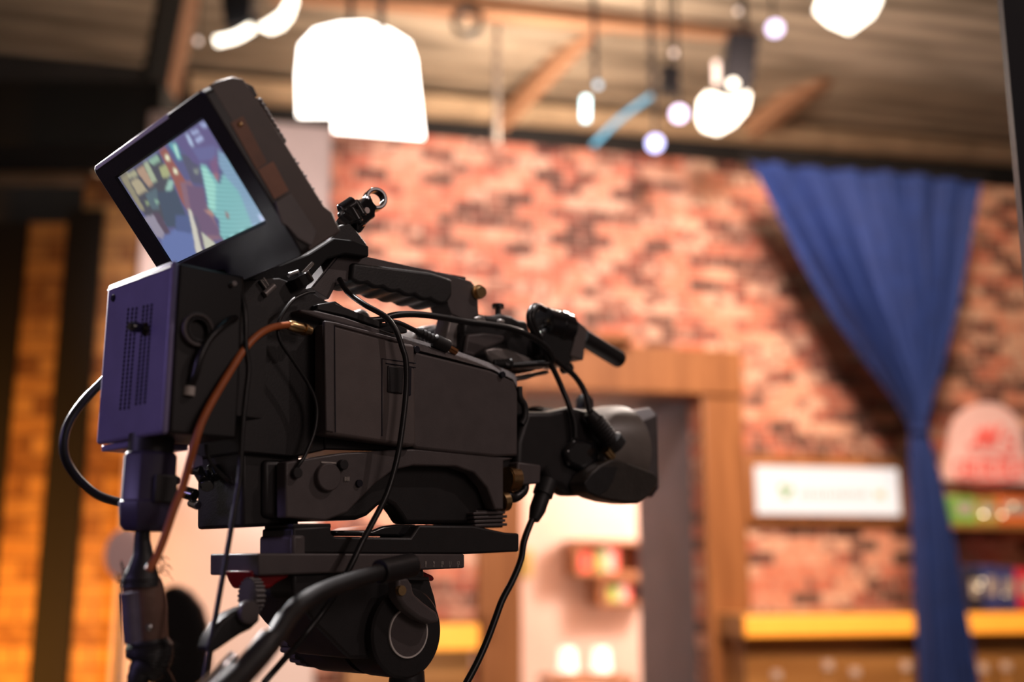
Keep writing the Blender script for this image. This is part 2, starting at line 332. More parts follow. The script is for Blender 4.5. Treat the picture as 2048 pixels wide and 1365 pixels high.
# ------------------------------------------------------------------ blue curtain
def curtain():
    off = -.47; cl = M['curtain'] = mat('royal_blue_cloth', (.008, .032, .17), .8, 0, .12, 12, .25, 600)
    LE = [(322, 1500), (420, 1556), (520, 1612), (620, 1672), (720, 1742), (800, 1800), (850, 1829), (880, 1829), (950, 1829), (1100, 1834), (1240, 1838), (1400, 1842), (1560, 1845)]
    RE = [(368, 1963), (420, 1952), (520, 1932), (620, 1912), (720, 1888), (800, 1866), (850, 1852), (880, 1860), (950, 1880), (1100, 1908), (1240, 1930), (1400, 1955), (1560, 1975)]
    def itp(T, y):
        for (a, va), (b, vb) in zip(T, T[1:]):
            if y <= b: return va+(vb-va)*(max(y, a)-a)/(b-a)
        return T[-1][1]
    root = thing('curtain', 'royal blue curtain tied in the middle in front of the brick panel', 'curtain', WQ(WP(1840, 900, off)[0], off, 0), None, WY)
    bm = newbm(); nx, ny = 150, 70; V = []
    for j in range(ny+1):
        w = j/ny; row = []
        for i in range(nx+1):
            u = i/nx; yt = 322+46*u; y = yt+(1560-yt)*w
            x = itp(LE, y)*(1-u)+itp(RE, y)*u
            wid = (itp(RE, y)-itp(LE, y))/460
            s, z = WP(x, y, off)
            d = (.055*math.sin(u*42+1.2*math.sin(w*3)) + .018*math.sin(u*95+2))*(.25+.75*min(1, wid*1.5))*(.4+.6*min(1, w*4)) + .02*math.sin(u*7+w*4)
            row.append(bm.verts.new(WQ(s, off+d, z)))
        V.append(row)
    for j in range(ny):
        for i in range(nx): bm.faces.new((V[j][i], V[j][i+1], V[j+1][i+1], V[j+1][i]))
    o = link('curtain_cloth', bm, cl, root, clean=False); sd = o.modifiers.new('t', 'SOLIDIFY'); sd.thickness = .004
    s, z = WP(1840, 862, off); bm = newbm()
    c = WQ(s, off, z); pts = [c+WS*(.035*math.cos(a))+WN*(.05*math.sin(a)) for a in [k*math.pi/6 for k in range(13)]]
    tube(bm, pts, .012, 3, 8); link('tieback', bm, cl, root)
    bm = newbm(); a = WP(1488, 318, off); b = WP(1975, 366, off); tube(bm, [WQ(a[0], off, a[1]+.015), WQ(b[0], off, a[1]+.015)], .012, 1, 10, False); link('curtain_rail', bm, M['black'], root)
curtain()

# ------------------------------------------------------------------ signs on the brick panel
def wthing(name, label, cat, px, py, off, group=None):
    s, z = WP(px, py, off); return thing(name, label, cat, WQ(s, off, z), group, WY)
M['sign_white'] = mat('lit_sign_face', (.28, .27, .26), .5, emit=(1, .95, .93), estr=.80)
M['sign_green'] = mat('faint_green_print', (.10, .22, .06), .5, emit=(.35, .55, .2), estr=.5)
M['sign_pale'] = mat('faint_grey_print', (.2, .18, .15), .5, emit=(.7, .6, .5), estr=.6)
M['sign_orange'] = mat('faint_orange_print', (.3, .2, .1), .5, emit=(1, .7, .45), estr=.7)
r = wthing('framed_sign', 'lit white sign in a wooden frame on the brick panel', 'sign', 1655, 1045, -.02)
bm = newbm(); wbp(bm, 1492, 908, 1822, 1052, -.04, -.005); link('sign_frame', bm, M['wood_frame'], r, bevel=.01)
bm = newbm(); wbp(bm, 1512, 932, 1802, 1032, -.065, -.042); link('sign_panel', bm, M['sign_white'], r, bevel=.004)
bm = newbm()
for x, y, rr in ((1564, 976, 7), (1571, 991, 8), (1580, 980, 7)):
    s, z = WP(x, y, -.066); lathe(bm, WQ(s, -.066, z), -WN, [(0, rr*.0025), (.002, rr*.0025)], 14)
link('sign_emblem', bm, M['sign_green'], r)
bm = newbm(); x = 1600
for w in (7, 5, 8, 5, 7, 6, 8, 5, 6, 8, 7, 6, 8, 5, 7, 8):
    wbp(bm, x, 984-(4 if w == 8 else 0), x+w-1.5, 997, -.068, -.066); x += w+2
link('sign_lettering', bm, M['sign_pale'], r)
bm = newbm(); wbp(bm, 1750, 982, 1771, 998, -.068, -.066); link('sign_end_mark', bm, M['sign_orange'], r)

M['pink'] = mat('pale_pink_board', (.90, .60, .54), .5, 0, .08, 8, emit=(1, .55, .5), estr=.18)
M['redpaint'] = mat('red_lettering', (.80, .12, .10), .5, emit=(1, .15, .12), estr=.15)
r = wthing('arched_sign', 'pale pink round-topped sign with red lettering right of the curtain', 'sign', 1975, 965, -.06)
bm = newbm(); pts = []
for k in range(25):
    a = math.pi*k/24; pts.append((1975+72*math.cos(a), 880-74*math.sin(a)))
pts += [(1900, 905), (1893, 960), (1960, 966), (2062, 968), (2052, 905)]
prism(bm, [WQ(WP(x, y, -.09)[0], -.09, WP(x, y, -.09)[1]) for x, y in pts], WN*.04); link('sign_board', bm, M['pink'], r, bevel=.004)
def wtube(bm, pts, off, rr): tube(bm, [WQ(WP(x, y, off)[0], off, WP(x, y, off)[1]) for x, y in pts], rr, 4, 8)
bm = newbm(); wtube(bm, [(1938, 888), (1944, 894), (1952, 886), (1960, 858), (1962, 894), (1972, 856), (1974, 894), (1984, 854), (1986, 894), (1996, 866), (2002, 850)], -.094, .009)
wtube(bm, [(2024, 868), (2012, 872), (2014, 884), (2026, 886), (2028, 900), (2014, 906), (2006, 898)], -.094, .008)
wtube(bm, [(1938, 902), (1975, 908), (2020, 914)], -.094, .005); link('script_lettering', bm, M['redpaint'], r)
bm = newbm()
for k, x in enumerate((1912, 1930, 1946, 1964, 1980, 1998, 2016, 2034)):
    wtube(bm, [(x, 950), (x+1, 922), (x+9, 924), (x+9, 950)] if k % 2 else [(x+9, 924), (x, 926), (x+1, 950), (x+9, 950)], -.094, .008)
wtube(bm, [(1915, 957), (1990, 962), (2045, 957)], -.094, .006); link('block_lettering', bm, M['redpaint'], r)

# ------------------------------------------------------------------ counters with glowing edges, shelf, packets
M['glow'] = mat('amber_light_strip', (.9, .5, .1), .5, emit=(1.0, .28, .010), estr=.85)
ctop = WP(1700, 1229, -.38)[1]
cs0 = WP(1490, 1240, -.38)[0]
r = thing('bar_counter', 'wooden bar counter with glowing amber edge right of the opening', 'counter', WQ(cs0+1, -.2, 0), None, WY)
bm = newbm(); wb(bm, cs0, sr, -.36, -.02, ctop-.11, ctop); link('worktop', bm, M['wood_counter'], r, bevel=.006)
bm = newbm(); wb(bm, cs0, sr, -.385, -.361, ctop-.095, ctop-.004); link('light_strip', bm, M['glow'], r, bevel=.006)
bm = newbm(); wb(bm, cs0+.03, sr, -.30, -.02, 0, ctop-.111); link('front_panel', bm, M['wood_counter'], r)
cs1 = WP(958, 1240, -.38)[0]; cs2 = WP(700, 1240, -.38)[0]
r = thing('bar_counter', 'shorter wooden counter with glowing amber edge left of the opening', 'counter', WQ(cs1-.3, -.2, 0), None, WY)
bm = newbm(); wb(bm, cs2, cs1, -.36, -.02, ctop-.13, ctop-.02); link('worktop', bm, M['wood_counter'], r, bevel=.006)
bm = newbm(); wb(bm, cs2, cs1, -.385, -.361, ctop-.13, ctop-.025); link('light_strip', bm, M['glow'], r, bevel=.006)
bm = newbm(); wb(bm, cs2, cs1-.02, -.30, -.02, 0, ctop-.131); link('front_panel', bm, M['wood_counter'], r)
bm = newbm()
bm = newbm(); wbp(bm, 1888, 1048, 2330, 1062, -.22, -.005); tag(link('wall_shelf', bm, M['wood_counter'], None, None, .004), 'wooden wall shelf holding green packets under the pink sign', 'shelf')
sz = WP(1888, 1048, -.22)[1]
def packet(x0, x1, y0, zb, off0, off1, m, label, name='packet', grp=None):
    s0, z1 = WP(x0, y0, off0); s1 = WP(x1, y0, off0)[0]; root = thing(name, label, 'packet', WQ((s0+s1)/2, (off0+off1)/2, zb), grp, WY)
    bm = newbm(); wb(bm, s0, s1, off0, off1, zb+.0005, z1); link('carton', bm, m, root, bevel=.008)
    bm = newbm(); wb(bm, s0+.02, s1-.02, off0-.003, off0+.001, zb+(z1-zb)*.35, zb+(z1-zb)*.75); link('front_label', bm, M['mark'], root)
M['green'] = mat('green_card', (.22, .55, .10), .4, var=.3, scale=12); M['orange'] = mat('orange_card', (.85, .22, .06), .4, var=.2, scale=12)
M['navy'] = mat('navy_card', (.05, .07, .26), .35, var=.3, scale=12); M['pinkred'] = mat('crimson_card', (.8, .04, .08), .4); M['dark'] = mat('dark_card', (.03, .03, .05), .4)
M['yellow'] = mat('olive_yellow_card', (.50, .42, .10), .4, var=.3, scale=12)
packet(1905, 1950, 992, sz, -.18, -.05, M['green'], 'bright green packet on the shelf nearest the curtain')
packet(1953, 1994, 996, sz, -.18, -.05, M['yellow'], 'yellow-green packet in the middle of the shelf')
packet(1997, 2060, 990, sz, -.18, -.05, M['orange'], 'orange packet at the right end of the shelf')
packet(1932, 1962, 1140, ctop, -.25, -.08, M['dark'], 'dark packet on the bar nearest the curtain')
packet(1964, 1996, 1132, ctop, -.25, -.08, M['navy'], 'navy blue packet on the bar behind the glints')
packet(1999, 2030, 1136, ctop, -.25, -.08, M['navy'], 'navy blue packet next to the crimson one on the bar')
packet(2032, 2070, 1138, ctop, -.25, -.08, M['pinkred'], 'crimson packet on the bar at the right edge')
M['bulb'] = mat('glint_glow', (1, .9, .7), .3, emit=(1, .85, .55), estr=9); M['dim_glint'] = mat('dim_glint_glow', (1, .9, .7), .3, emit=(1, .8, .5), estr=4)
def wglint(x, y, off, label, m='bulb', rr=.006):
    s, z = WP(x, y, off); c = WQ(s, off, z); r = thing('glint', label, 'light', c-Vector((0, 0, .012)), 'glints among the packets', WY)
    bm = newbm(); sphere(bm, c, rr); link('bulb', bm, M[m], r); bm = newbm(); cyl(bm, c-Vector((0, 0, .014)), c-Vector((0, 0, rr*.6)), .003, 8); link('glint_stem', bm, M['black'], r)  # glowing spheres stand in for specular glints among the packets
wglint(1967, 1029, -.2, 'brightest glint before the yellow-green packet'); wglint(2005, 1030, -.2, 'pale glint before the orange packet', 'dim_glint', .008)
wglint(2026, 1012, -.2, 'orange-tinted glint before the orange packet, higher than its neighbour', 'dim_glint')
wglint(1964, 1163, -.27, 'upper of two close glints before the navy packet', 'dim_glint'); wglint(1957, 1176, -.27, 'lower of two close glints before the dark packet', 'dim_glint')
wglint(2009, 1190, -.27, 'faint glint low before the navy packet', 'dim_glint', .004)

# side table with bottles whose tops reach the lower edge of the frame
tz = .50; ts0, ts1 = WP(1490, 1365, -.75)[0], WP(2080, 1365, -.75)[0]
r = thing('low_table', 'low wooden table in front of the bar holding glass bottles', 'table', WQ((ts0+ts1)/2, -.8, 0), None, WY)
bm = newbm(); wb(bm, ts0, ts1, -1.0, -.6, tz-.04, tz); link('tabletop', bm, M['wood_counter'], r, bevel=.005)
for s in (ts0+.05, ts1-.05):
    for o in (-.95, -.65): bm = newbm(); wb(bm, s-.025, s+.025, o-.025, o+.025, 0, tz-.041); link('leg', bm, M['wood_counter'], r)
M['glass'] = mat('amber_glass', (.75, .42, .16), .15, 0, .1, 20, trans=.4)
def bottle(x, y, label):
    off = -.8; s, z = WP(x, y, off); b = WQ(s, off, tz+.001); h = z-tz; r = thing('bottle', label, 'bottle', b, 'bottles on the low table', WY)
    bm = newbm(); lathe(bm, b, Vector((0, 0, 1)), [(0, .03), (h*.55, .032), (h*.72, .014), (h*.95, .013)], 20); link('glass_body', bm, M['glass'], r)
    bm = newbm(); lathe(bm, b+Vector((0, 0, h*.95+.001)), Vector((0, 0, 1)), [(0, .022), (h*.10, .022)], 16); link('cap', bm, M['plaster'], r)
for a in ((1553, 1352, 'leftmost bottle on the low table, its top just in view'), (1656, 1332, 'tallest bottle on the low table, left of the curtain'), (1710, 1346, 'middle bottle between the tallest one and the curtain'), (1812, 1334, 'bottle on the low table touching the curtain from the left'),
          (1966, 1338, 'bottle just right of the curtain foot'), (2012, 1334, 'bottle at the right edge of the low table')): bottle(*a)

# inside the lit room: shelves with books, console and two lamps
RB = 2.9
bz = WP(1200, 1145, RB-.3)[1]
def shelfunit(x0, y0, x1, y1, label):
    s0, z1 = WP(x0, y0, RB-.3); s1, z0 = WP(x1, y1, RB-.3); r = thing('wall_shelf_box', label, 'shelf', WQ((s0+s1)/2, RB-.15, z0), None, WY)
    bm = newbm()
    for a in ((s0, s1, z0, z0+.03), (s0, s1, z1-.03, z1), (s0, s0+.03, z0+.03, z1-.03), (s1-.03, s1, z0+.03, z1-.03)): wb(bm, a[0], a[1], RB-.3, RB-.03, a[2], a[3])
    link('shelf_case', bm, M['wood_frame'], r, bevel=.003); bm = newbm(); wb(bm, s0, s1, RB-.03, RB-.002, z0, z1); link('back_panel', bm, M['wood_frame'], r)
    return s0+.04, s1-.04, z0+.031, z1-.04
A = shelfunit(1152, 1080, 1300, 1152, 'upper wooden wall box of books inside the lit room')
B = shelfunit(1200, 1154, 1310, 1212, 'lower wooden wall box of books inside the lit room')
bc = [M['redpaint'], M['dark'], M['mark'], M['pinkred'], M['yellow'], M['pink'], M['orange'], M['green']]; k = 0
names = ['red', 'black', 'grey', 'crimson', 'olive', 'pink', 'orange', 'green']
for (s0, s1, z0, z1), wh, n in ((A, 'upper', 9), (B, 'lower', 6)):
    s = s0
    for i in range(n):
        w = .026+.016*random.random(); h = (z1-z0)*(.7+.28*random.random())
        if s+w > s1: break
        bm = newbm(); wb(bm, s, s+w, RB-.22, RB-.05, z0, z0+h); j = (i*3+(0 if wh == 'upper' else 1)) % 8
        tag(link('book', bm, bc[j], None, None, .002), names[j]+(' book, place %s in the row, in the ' % ['first', 'second', 'third', 'fourth', 'fifth', 'sixth', 'seventh', 'eighth', 'ninth'][i])+wh+' wall box', 'book', 'books in the '+wh+' wall box'); s += w+.003
cz = .52; c0, c1 = WP(1090, 1365, 2.3)[0], WP(1250, 1365, 2.3)[0]
r = thing('console_table', 'dark wooden console carrying two white lamps inside the room', 'table', WQ((c0+c1)/2, 2.3, 0), None, WY)
bm = newbm(); wb(bm, c0, c1, 2.1, 2.5, cz-.04, cz); link('tabletop', bm, M['wood_frame'], r)
for s in (c0+.04, c1-.04):
    for o in (2.14, 2.46): bm = newbm(); wb(bm, s-.02, s+.02, o-.02, o+.02, 0, cz-.041); link('leg', bm, M['wood_frame'], r)
M['shade'] = mat('lit_lamp_shade', (.9, .85, .8), .6, emit=(1, .86, .72), estr=1.3)
for x, lb in ((1135, 'left of the two white-shaded lamps in the lit room'), (1203, 'right of the two white-shaded lamps in the lit room')):
    s, z = WP(x, 1345, 2.3); c = WQ(s, 2.3, cz+.001); r = thing('table_lamp', lb, 'lamp', c, 'white-shaded lamps on the console', WY)
    bm = newbm(); lathe(bm, c, Vector((0, 0, 1)), [(0, .05), (.02, .05), (.03, .02), (max(.06, z-cz), .015)], 20); link('lamp_base', bm, M['wood_frame'], r)
    z2 = WP(x, 1298, 2.3)[1]; bm = newbm(); lathe(bm, WQ(s, 2.3, z+.002), Vector((0, 0, 1)), [(0, .065), (z2-z, .05)], 24); link('lamp_shade', bm, M['shade'], r)
bm = newbm(); wbp(bm, 1048, 1100, 1064, 1155, RB-.03, RB-.003); tag(link('picture', bm, M['yellow'], None, None, .002), 'small olive picture on the lit room wall beside the frame', 'picture')

# ------------------------------------------------------------------ studio lamps hanging from the roof
def emat(name, c, s): return mat(name, c, .5, emit=c, estr=s)
M['e_white'] = emat('white_diffuser_glow', (1, .93, .84), 7); M['e_warm'] = emat('warm_lamp_glow', (1, .90, .74), 5)
M['e_dim'] = emat('soft_lamp_glow', (1, .80, .70), 1.6); M['e_violet'] = emat('violet_led_glow', (.80, .70, 1), 3.2); M['e_blue'] = emat('blue_led_glow', (.52, .56, 1), 3.4)
M['e_cyan'] = emat('cyan_tube_glow', (.62, .95, 1), 5); M['e_cyandim'] = emat('dim_cyan_tube_glow', (.10, .36, .52), .9); M['e_cyan2'] = emat('pale_cyan_glow', (.55, .8, .95), 1.2)
def flamp(name, label, px, py, Y, cat='studio light', grp=None):
    P = fy(px, py, Y); return thing(name, label, cat, P, grp), P
def pole(root, px, py, Y, r=.012, lean=0):
    a = fy(px, py, Y); bm = newbm(); b = Vector((a.x+lean, a.y, CZ)); cyl(bm, a, b, r, 12); link('hanging_pole', bm, M['lampshell'], root)
def fprism(bm, pts, Y, dep): prism(bm, [fy(x, y, Y) for x, y in pts], Vector((0, dep, 0)))
def softbox(label, pts, Y, polex, poley):
    cx = sum(p[0] for p in pts)/len(pts); r, P = flamp('softbox', label, cx, max(p[1] for p in pts), Y, 'studio light', 'big white soft lights')
    bm = newbm(); fprism(bm, pts, Y, .012); link('diffuser', bm, M['e_white'], r, bevel=.004)
    big = [(cx+(x-cx)*.97, y) for x, y in pts]
    bm = newbm(); loft(bm, [fy(x, y, Y+.013) for x, y in big], [fy(cx+(x-cx)*.55, 150+(y-150)*.55, Y+.25) for x, y in big]); link('lamp_shell', bm, M['lampshell'], r)
    pole(r, polex, poley, Y+.14)
softbox('larger rear soft light with domed top, behind the other', [(596, 232), (594, 150), (600, 90), (630, 58), (680, 46), (730, 44), (780, 60), (818, 84), (830, 120), (838, 232)], 4.1, 700, 60)
softbox('front soft light hanging lowest, in front of the domed one', [(666, 262), (668, 150), (720, 118), (800, 118), (832, 140), (847, 276)], 3.75, 760, 125)
# open-faced lamp at the top left of the soft lights
r, P = flamp('spotlight', 'black spotlight with two bright flaps left of the soft lights', 500, 90, 4.6)
bm = newbm(); fprism(bm, [(440, -20), (505, -20), (500, 44), (448, 50)], 4.6, .14); link('lamp_housing', bm, M['lampshell'], r, bevel=.008)
bm = newbm(); tube(bm, [fy(432, 83, 4.55), fy(470, 74, 4.55), fy(505, 55, 4.55)], .020, 5, 14); link('lit_barn_door', bm, M['e_warm'], r)  # emission put in for lamp light reflecting off the flaps
bm = newbm(); fprism(bm, [(517, 52), (535, 42), (560, 25), (578, -5), (590, -20), (592, 0), (582, 30), (565, 52), (540, 62)], 4.5, .02); link('lit_barn_door', bm, M['e_warm'], r)
bm = newbm(); cyl(bm, fy(470, 40, 4.66), fy(520, 40, 4.6), .012); link('yoke', bm, M['lampshell'], r); pole(r, 475, -20, 4.67)
def spot(label, pts, house, Y, px, py):
    r, P = flamp('spotlight', label, sum(p[0] for p in pts)/len(pts), max(p[1] for p in pts), Y)
    bm = newbm(); fprism(bm, pts, Y, .03); link('reflector', bm, M['e_warm'], r, bevel=.004)
    bm = newbm(); fprism(bm, house, Y+.031, .18); link('lamp_housing', bm, M['lampshell'], r, bevel=.01); pole(r, px, py, Y+.12, .014)
    return r
r = spot('bright bowl-shaped spotlight with black housing right of centre', [(1400, 200), (1414, 184), (1436, 190), (1462, 198), (1482, 190), (1496, 182), (1500, 190), (1494, 218), (1470, 246), (1438, 264), (1408, 256), (1397, 236)], [(1458, 60), (1520, 66), (1508, 165), (1490, 190), (1440, 190), (1448, 165)], 4.9, 1490, 62)
bm = newbm(); sphere(bm, fy(1466, 168, 4.8), .022); link('pilot_lamp', bm, M['e_warm'], r)
bm = newbm(); tube(bm, [fy(1433, 168, 4.85), fy(1433, 150, 4.85), fy(1432, 125, 4.85)], .014, 3, 10); link('side_lamp', bm, M['e_dim'], r)
spot('bright spotlight cut by the top edge right of centre', [(1632, 18), (1648, -30), (1760, -30), (1762, 0), (1748, 28), (1702, 62), (1660, 44)], [(1660, -90), (1750, -90), (1745, -31), (1665, -31)], 4.9, 1700, -80)
def led(label, x, y, m, Y=5.0, rr=.038, py=None):
    r, P = flamp('led_lamp', label, x, y, Y, 'lamp', 'violet and blue led lamps')
    bm = newbm(); d = Vector((-.15, -.85, -.5)).normalized(); lathe(bm, P, d, [(-.12, rr*.7), (-.02, rr*1.05), (.0, rr*1.05)], 20); link('lamp_can', bm, M['lampshell'], r)
    bm = newbm(); lathe(bm, P+d*.001, d, [(0, rr), (.006, rr*.9)], 20); link('lamp_lens', bm, m, r)
    a = P-d*.1; bm = newbm(); cyl(bm, a, Vector((a.x, a.y, CZ)), .008, 8); link('hanging_pole', bm, M['lampshell'], r)
led('violet led lamp near the top edge beside the top spotlight', 1550, 57, M['e_violet']); led('violet led lamp touching the bowl-shaped spotlight', 1358, 228, M['e_violet']); led('blue led lamp, lowest of the three', 1310, 287, M['e_blue'])
r, P = flamp('tube_lamp', 'bright cyan-white upright tube lamp over the brick panel', 1171, 240, 5.0, 'lamp'); bm = newbm(); tube(bm, [fy(1171, 240, 5), fy(1171, 218, 5), fy(1172, 196, 5)], .017, 3, 14); link('lit_tube', bm, M['e_cyan'], r)
bm = newbm(); sphere(bm, fy(1196, 170, 5), .016); link('tube_cap', bm, M['e_cyan2'], r); pole(r, 1190, 166, 5.0, .012)
r, P = flamp('tube_lamp', 'dim blue slanting tube lamp beside the bright cyan one', 1240, 240, 5.05, 'lamp'); bm = newbm(); tube(bm, [fy(1302, 192, 5.05), fy(1240, 238, 5.05), fy(1185, 292, 5.05)], .012, 3, 12); link('lit_tube', bm, M['e_cyandim'], r); pole(r, 1302, 190, 5.05, .006)
bm = newbm(); tube(bm, [fy(1185, 292, 5.05), fy(1186, 310, 5.06)], .008, 1, 10, False); link('tube_end', bm, M['lampshell'], r)
for x, y, m, lb in ((396, 82, 'e_dim', 'small warm bulb left of the flapped spotlight'), (455, 4, 'e_dim', 'small bulb cut by the top edge above the flapped spotlight'), (1348, 106, 'e_dim', 'small pale bulb between the tube lamp and bowl-shaped spotlight'), (1476, 22, 'e_dim', 'small dim bulb above the housing of the bowl-shaped spotlight')):
    r, P = flamp('hanging_bulb', lb, x, y, 5.0, 'bulb', 'small hanging bulbs'); bm = newbm(); sphere(bm, P, .011, 1.3); link('bulb', bm, M[m], r); a = P+Vector((0, 0, .012)); bm = newbm(); cyl(bm, a, Vector((a.x, a.y, CZ)), .004, 8); link('cord', bm, M['lampshell'], r)
r, P = flamp('black_lamp_can', 'unlit black lamp can above the violet lamp beside the bowl', 1330, 170, 5.4, 'lamp'); bm = newbm(); lathe(bm, fy(1338, 185, 5.5), Vector((0, 0, 1)), [(0, .05), (.14, .045), (.16, .02)], 20); link('lamp_can', bm, M['lampshell'], r); pole(r, 1338, 150, 5.5, .008)
bm = newbm(); P = fy(935, 44, 5.6)
for k in range(5): annulus(bm, P+Vector((0, -.03+.014*k, .006*(k % 2))), Vector((.1, 1, 0)), .088-.004*(k % 3), .066, .012, 30)
cyl(bm, P+Vector((0, 0, .07)), Vector((P.x, P.y, CZ)), .005, 8); tag(link('cable_coil', bm, M['lampshell'], None, Matrix.Translation(P)), 'coil of dark cable hanging from the roof right of the soft lights', 'cable')
bm = newbm(); a = fy(993, 290, 6.1); cyl(bm, a, Vector((a.x, a.y, CZ)), .018, 12); tag(link('scaffold_pole', bm, M['steel'], None, Matrix.Translation(a)), 'upright grey pole end at the foot of the diagonal beam', 'pole')

# ------------------------------------------------------------------ things between the camera rig and the wall
Yc = 2.7; r, P = flamp('chair', 'blurred black chair with a tall rounded back behind the tripod', 375, 1350, Yc, 'chair'); r.matrix_world = Matrix.Translation((P.x, Yc+.1, 0))
M['chairc'] = mat('dark_upholstery', (.020, .018, .020), .6)
bm = newbm(); prism(bm, [fy(x, y, Yc) for x, y in [(300, 1420), (292, 1300), (300, 1220), (318, 1180), (345, 1168), (375, 1185), (398, 1215), (411, 1260), (415, 1420)]], Vector((0, .06, 0))); link('backrest', bm, M['chairc'], r, bevel=.02, seg=3)
x0, x1 = fy(296, 1400, Yc).x, fy(414, 1400, Yc).x; zb = fy(300, 1420, Yc).z
bm = newbm(); pbox(bm, Vector((x0-.12, Yc-.02, .46)), Vector((x1-x0+.24, 0, 0)), Vector((0, -.42, 0)), Vector((0, 0, .07))); link('seat', bm, M['chairc'], r, bevel=.02)
bm = newbm(); pbox(bm, Vector((x0+.03, Yc+.01, .50)), Vector((.03, 0, 0)), Vector((0, .03, 0)), Vector((0, 0, zb-.48))); pbox(bm, Vector((x1-.06, Yc+.01, .50)), Vector((.03, 0, 0)), Vector((0, .03, 0)), Vector((0, 0, zb-.48))); link('back_frame', bm, M['black'], r)
for x in (x0-.1, x1+.07):
    for y in (Yc-.42, Yc-.06): bm = newbm(); pbox(bm, Vector((x, y, 0)), Vector((.03, 0, 0)), Vector((0, .03, 0)), Vector((0, 0, .46))); link('leg', bm, M['black'], r)
Yp = 3.4; P = fy(252, 1108, Yp); r = thing('floor_lamp', 'blurred floor lamp with a small pink globe behind the cable bundle', 'lamp', (P.x, Yp, 0))
bm = newbm(); sphere(bm, P, .062, 1.25); link('globe_shade', bm, M['pink'], r)
bm = newbm(); cyl(bm, Vector((P.x, Yp, .02)), P-Vector((0, 0, .075)), .01, 10); link('pole', bm, M['black'], r)
bm = newbm(); cyl(bm, Vector((P.x, Yp, 0)), Vector((P.x, Yp, .022)), .12, 24); link('base', bm, M['black'], r)
# black flag panel at the right edge
Yf = 1.12; a = fy(2006, 0, Yf); b = fy(2049, 462, Yf); dv = (a-b).normalized()
r = thing('flag_panel', 'black upright panel with a thin bright edge at the right border', 'panel', (b.x+.2, Yf, 0))
bot = b-dv*(b.z/dv.z)*.97; top = a+dv*.25; bm = newbm(); prism(bm, [bot, top, top+Vector((.5, 0, 0)), bot+Vector((.5, 0, 0))], Vector((0, .012, 0))); link('panel', bm, M['black'], r)
bm = newbm(); prism(bm, [bot-Vector((.0006, 0, 0)), top-Vector((.0006, 0, 0)), top, bot], Vector((0, .012, 0))); link('edge_highlight', bm, M['body'], r)  # grey sliver stands in for the highlight on the panel edge
bm = newbm(); pbox(bm, Vector((bot.x-.02, Yf-.2, 0)), Vector((.54, 0, 0)), Vector((0, .4, 0)), Vector((0, 0, bot.z+.001))); link('base', bm, M['black'], r)

# ------------------------------------------------------------------ broadcast camera
CAM = thing('broadcast_camera', 'black shoulder broadcast camera mounted on the tripod head', 'camera', S(760, 1040, .07))
def part(name, m, parent, polys, bevel=.0015, seg=2, label=None):
    bm = newbm()
    for pts, l0, l1 in polys: rp(bm, pts, l0, l1)
    o = link(name, bm, m, parent, bevel=bevel, seg=seg)
    if label: o['label'] = label
    return o
back = [(478, 560), (560, 556), (610, 575), (650, 600), (672, 610), (722, 643), (800, 672), (650, 700), (655, 900), (590, 915), (484, 905), (480, 800)]
part('rear_housing', M['body_dark'], CAM, [(back, .032, .12)])
part('main_housing', M['body_dark'], CAM, [([(640, 612), (672, 612), (722, 645), (800, 675), (905, 712), (1005, 742), (1028, 765), (1036, 915), (860, 905), (650, 900)], .030, .13)])
part('shoulder_base', M['body'], CAM, [(q('c4', [(250, 940), (560, 890), (960, 868), (1500, 920), (1440, 935), (1440, 1200), (1395, 1200), (1350, 1080), (1280, 1000), (1180, 965), (950, 960), (840, 985), (740, 1060), (640, 1160), (590, 1215), (470, 1262), (250, 1245)]), .019, .034)], .004, 3)
part('shoulder_pad', M['body_dark'], CAM, [(q('c4', [(130, 930), (250, 930), (1490, 910), (1440, 1210), (1310, 1215), (1300, 1280), (905, 1280), (870, 1220), (840, 1182), (800, 1160), (760, 1180), (700, 1235), (640, 1258), (250, 1268), (130, 1240)]), .035, .056)], .004, 3)
door = part('side_door', M['grey_panel'], CAM, [(q('c4', [(470, 178), (900, 290), (955, 300), (965, 850), (935, 858), (470, 790)]), .010, .029)], .003, 3)
part('front_side_panel', M['body'], CAM, [(q('c4', [(895, 300), (960, 338), (1370, 440), (1500, 500), (1518, 560), (1518, 905), (1400, 912), (966, 868), (940, 850)]), .017, .029)], .0025, 3)
# slanted speckled strip along the upper edge of the front panel
bm = newbm(); up_ = [S(*p, .030) for p in q('c4', [(880, 246), (1180, 330), (1400, 412), (1500, 458), (1515, 480)])]; lo_ = [S(*p, .0168) for p in q('c4', [(900, 312), (1180, 382), (1380, 436), (1490, 490), (1516, 540)])]
a_ = [bm.verts.new(p) for p in up_]; b_ = [bm.verts.new(p) for p in lo_]; c_ = [bm.verts.new(p+RL*.012) for p in lo_]; 
for i in range(4): bm.faces.new((a_[i], a_[i+1], b_[i+1], b_[i])); bm.faces.new((b_[i], b_[i+1], c_[i+1], c_[i])); bm.faces.new((c_[i], c_[i+1], a_[i+1], a_[i]))
bm.faces.new((a_[0], b_[0], c_[0])); bm.faces.new((a_[4], c_[4], b_[4])); link('chamfer_strip', bm, M['trim'], CAM, bevel=.001)
part('door_edge_trim', M['body'], CAM, [(q('c4', [(462, 168), (520, 176), (880, 268), (884, 284), (860, 286), (516, 192), (515, 780), (470, 772)]), .0085, .012)], .001, label='raised grey-brown edge of the side door')
part('top_cover', M['body'], CAM, [(q('m5', [(740, 860), (960, 880), (1300, 960), (1737, 1110), (1737, 1185), (1500, 1100), (1160, 1010), (940, 955), (760, 900)]), .018, .06)], .002)
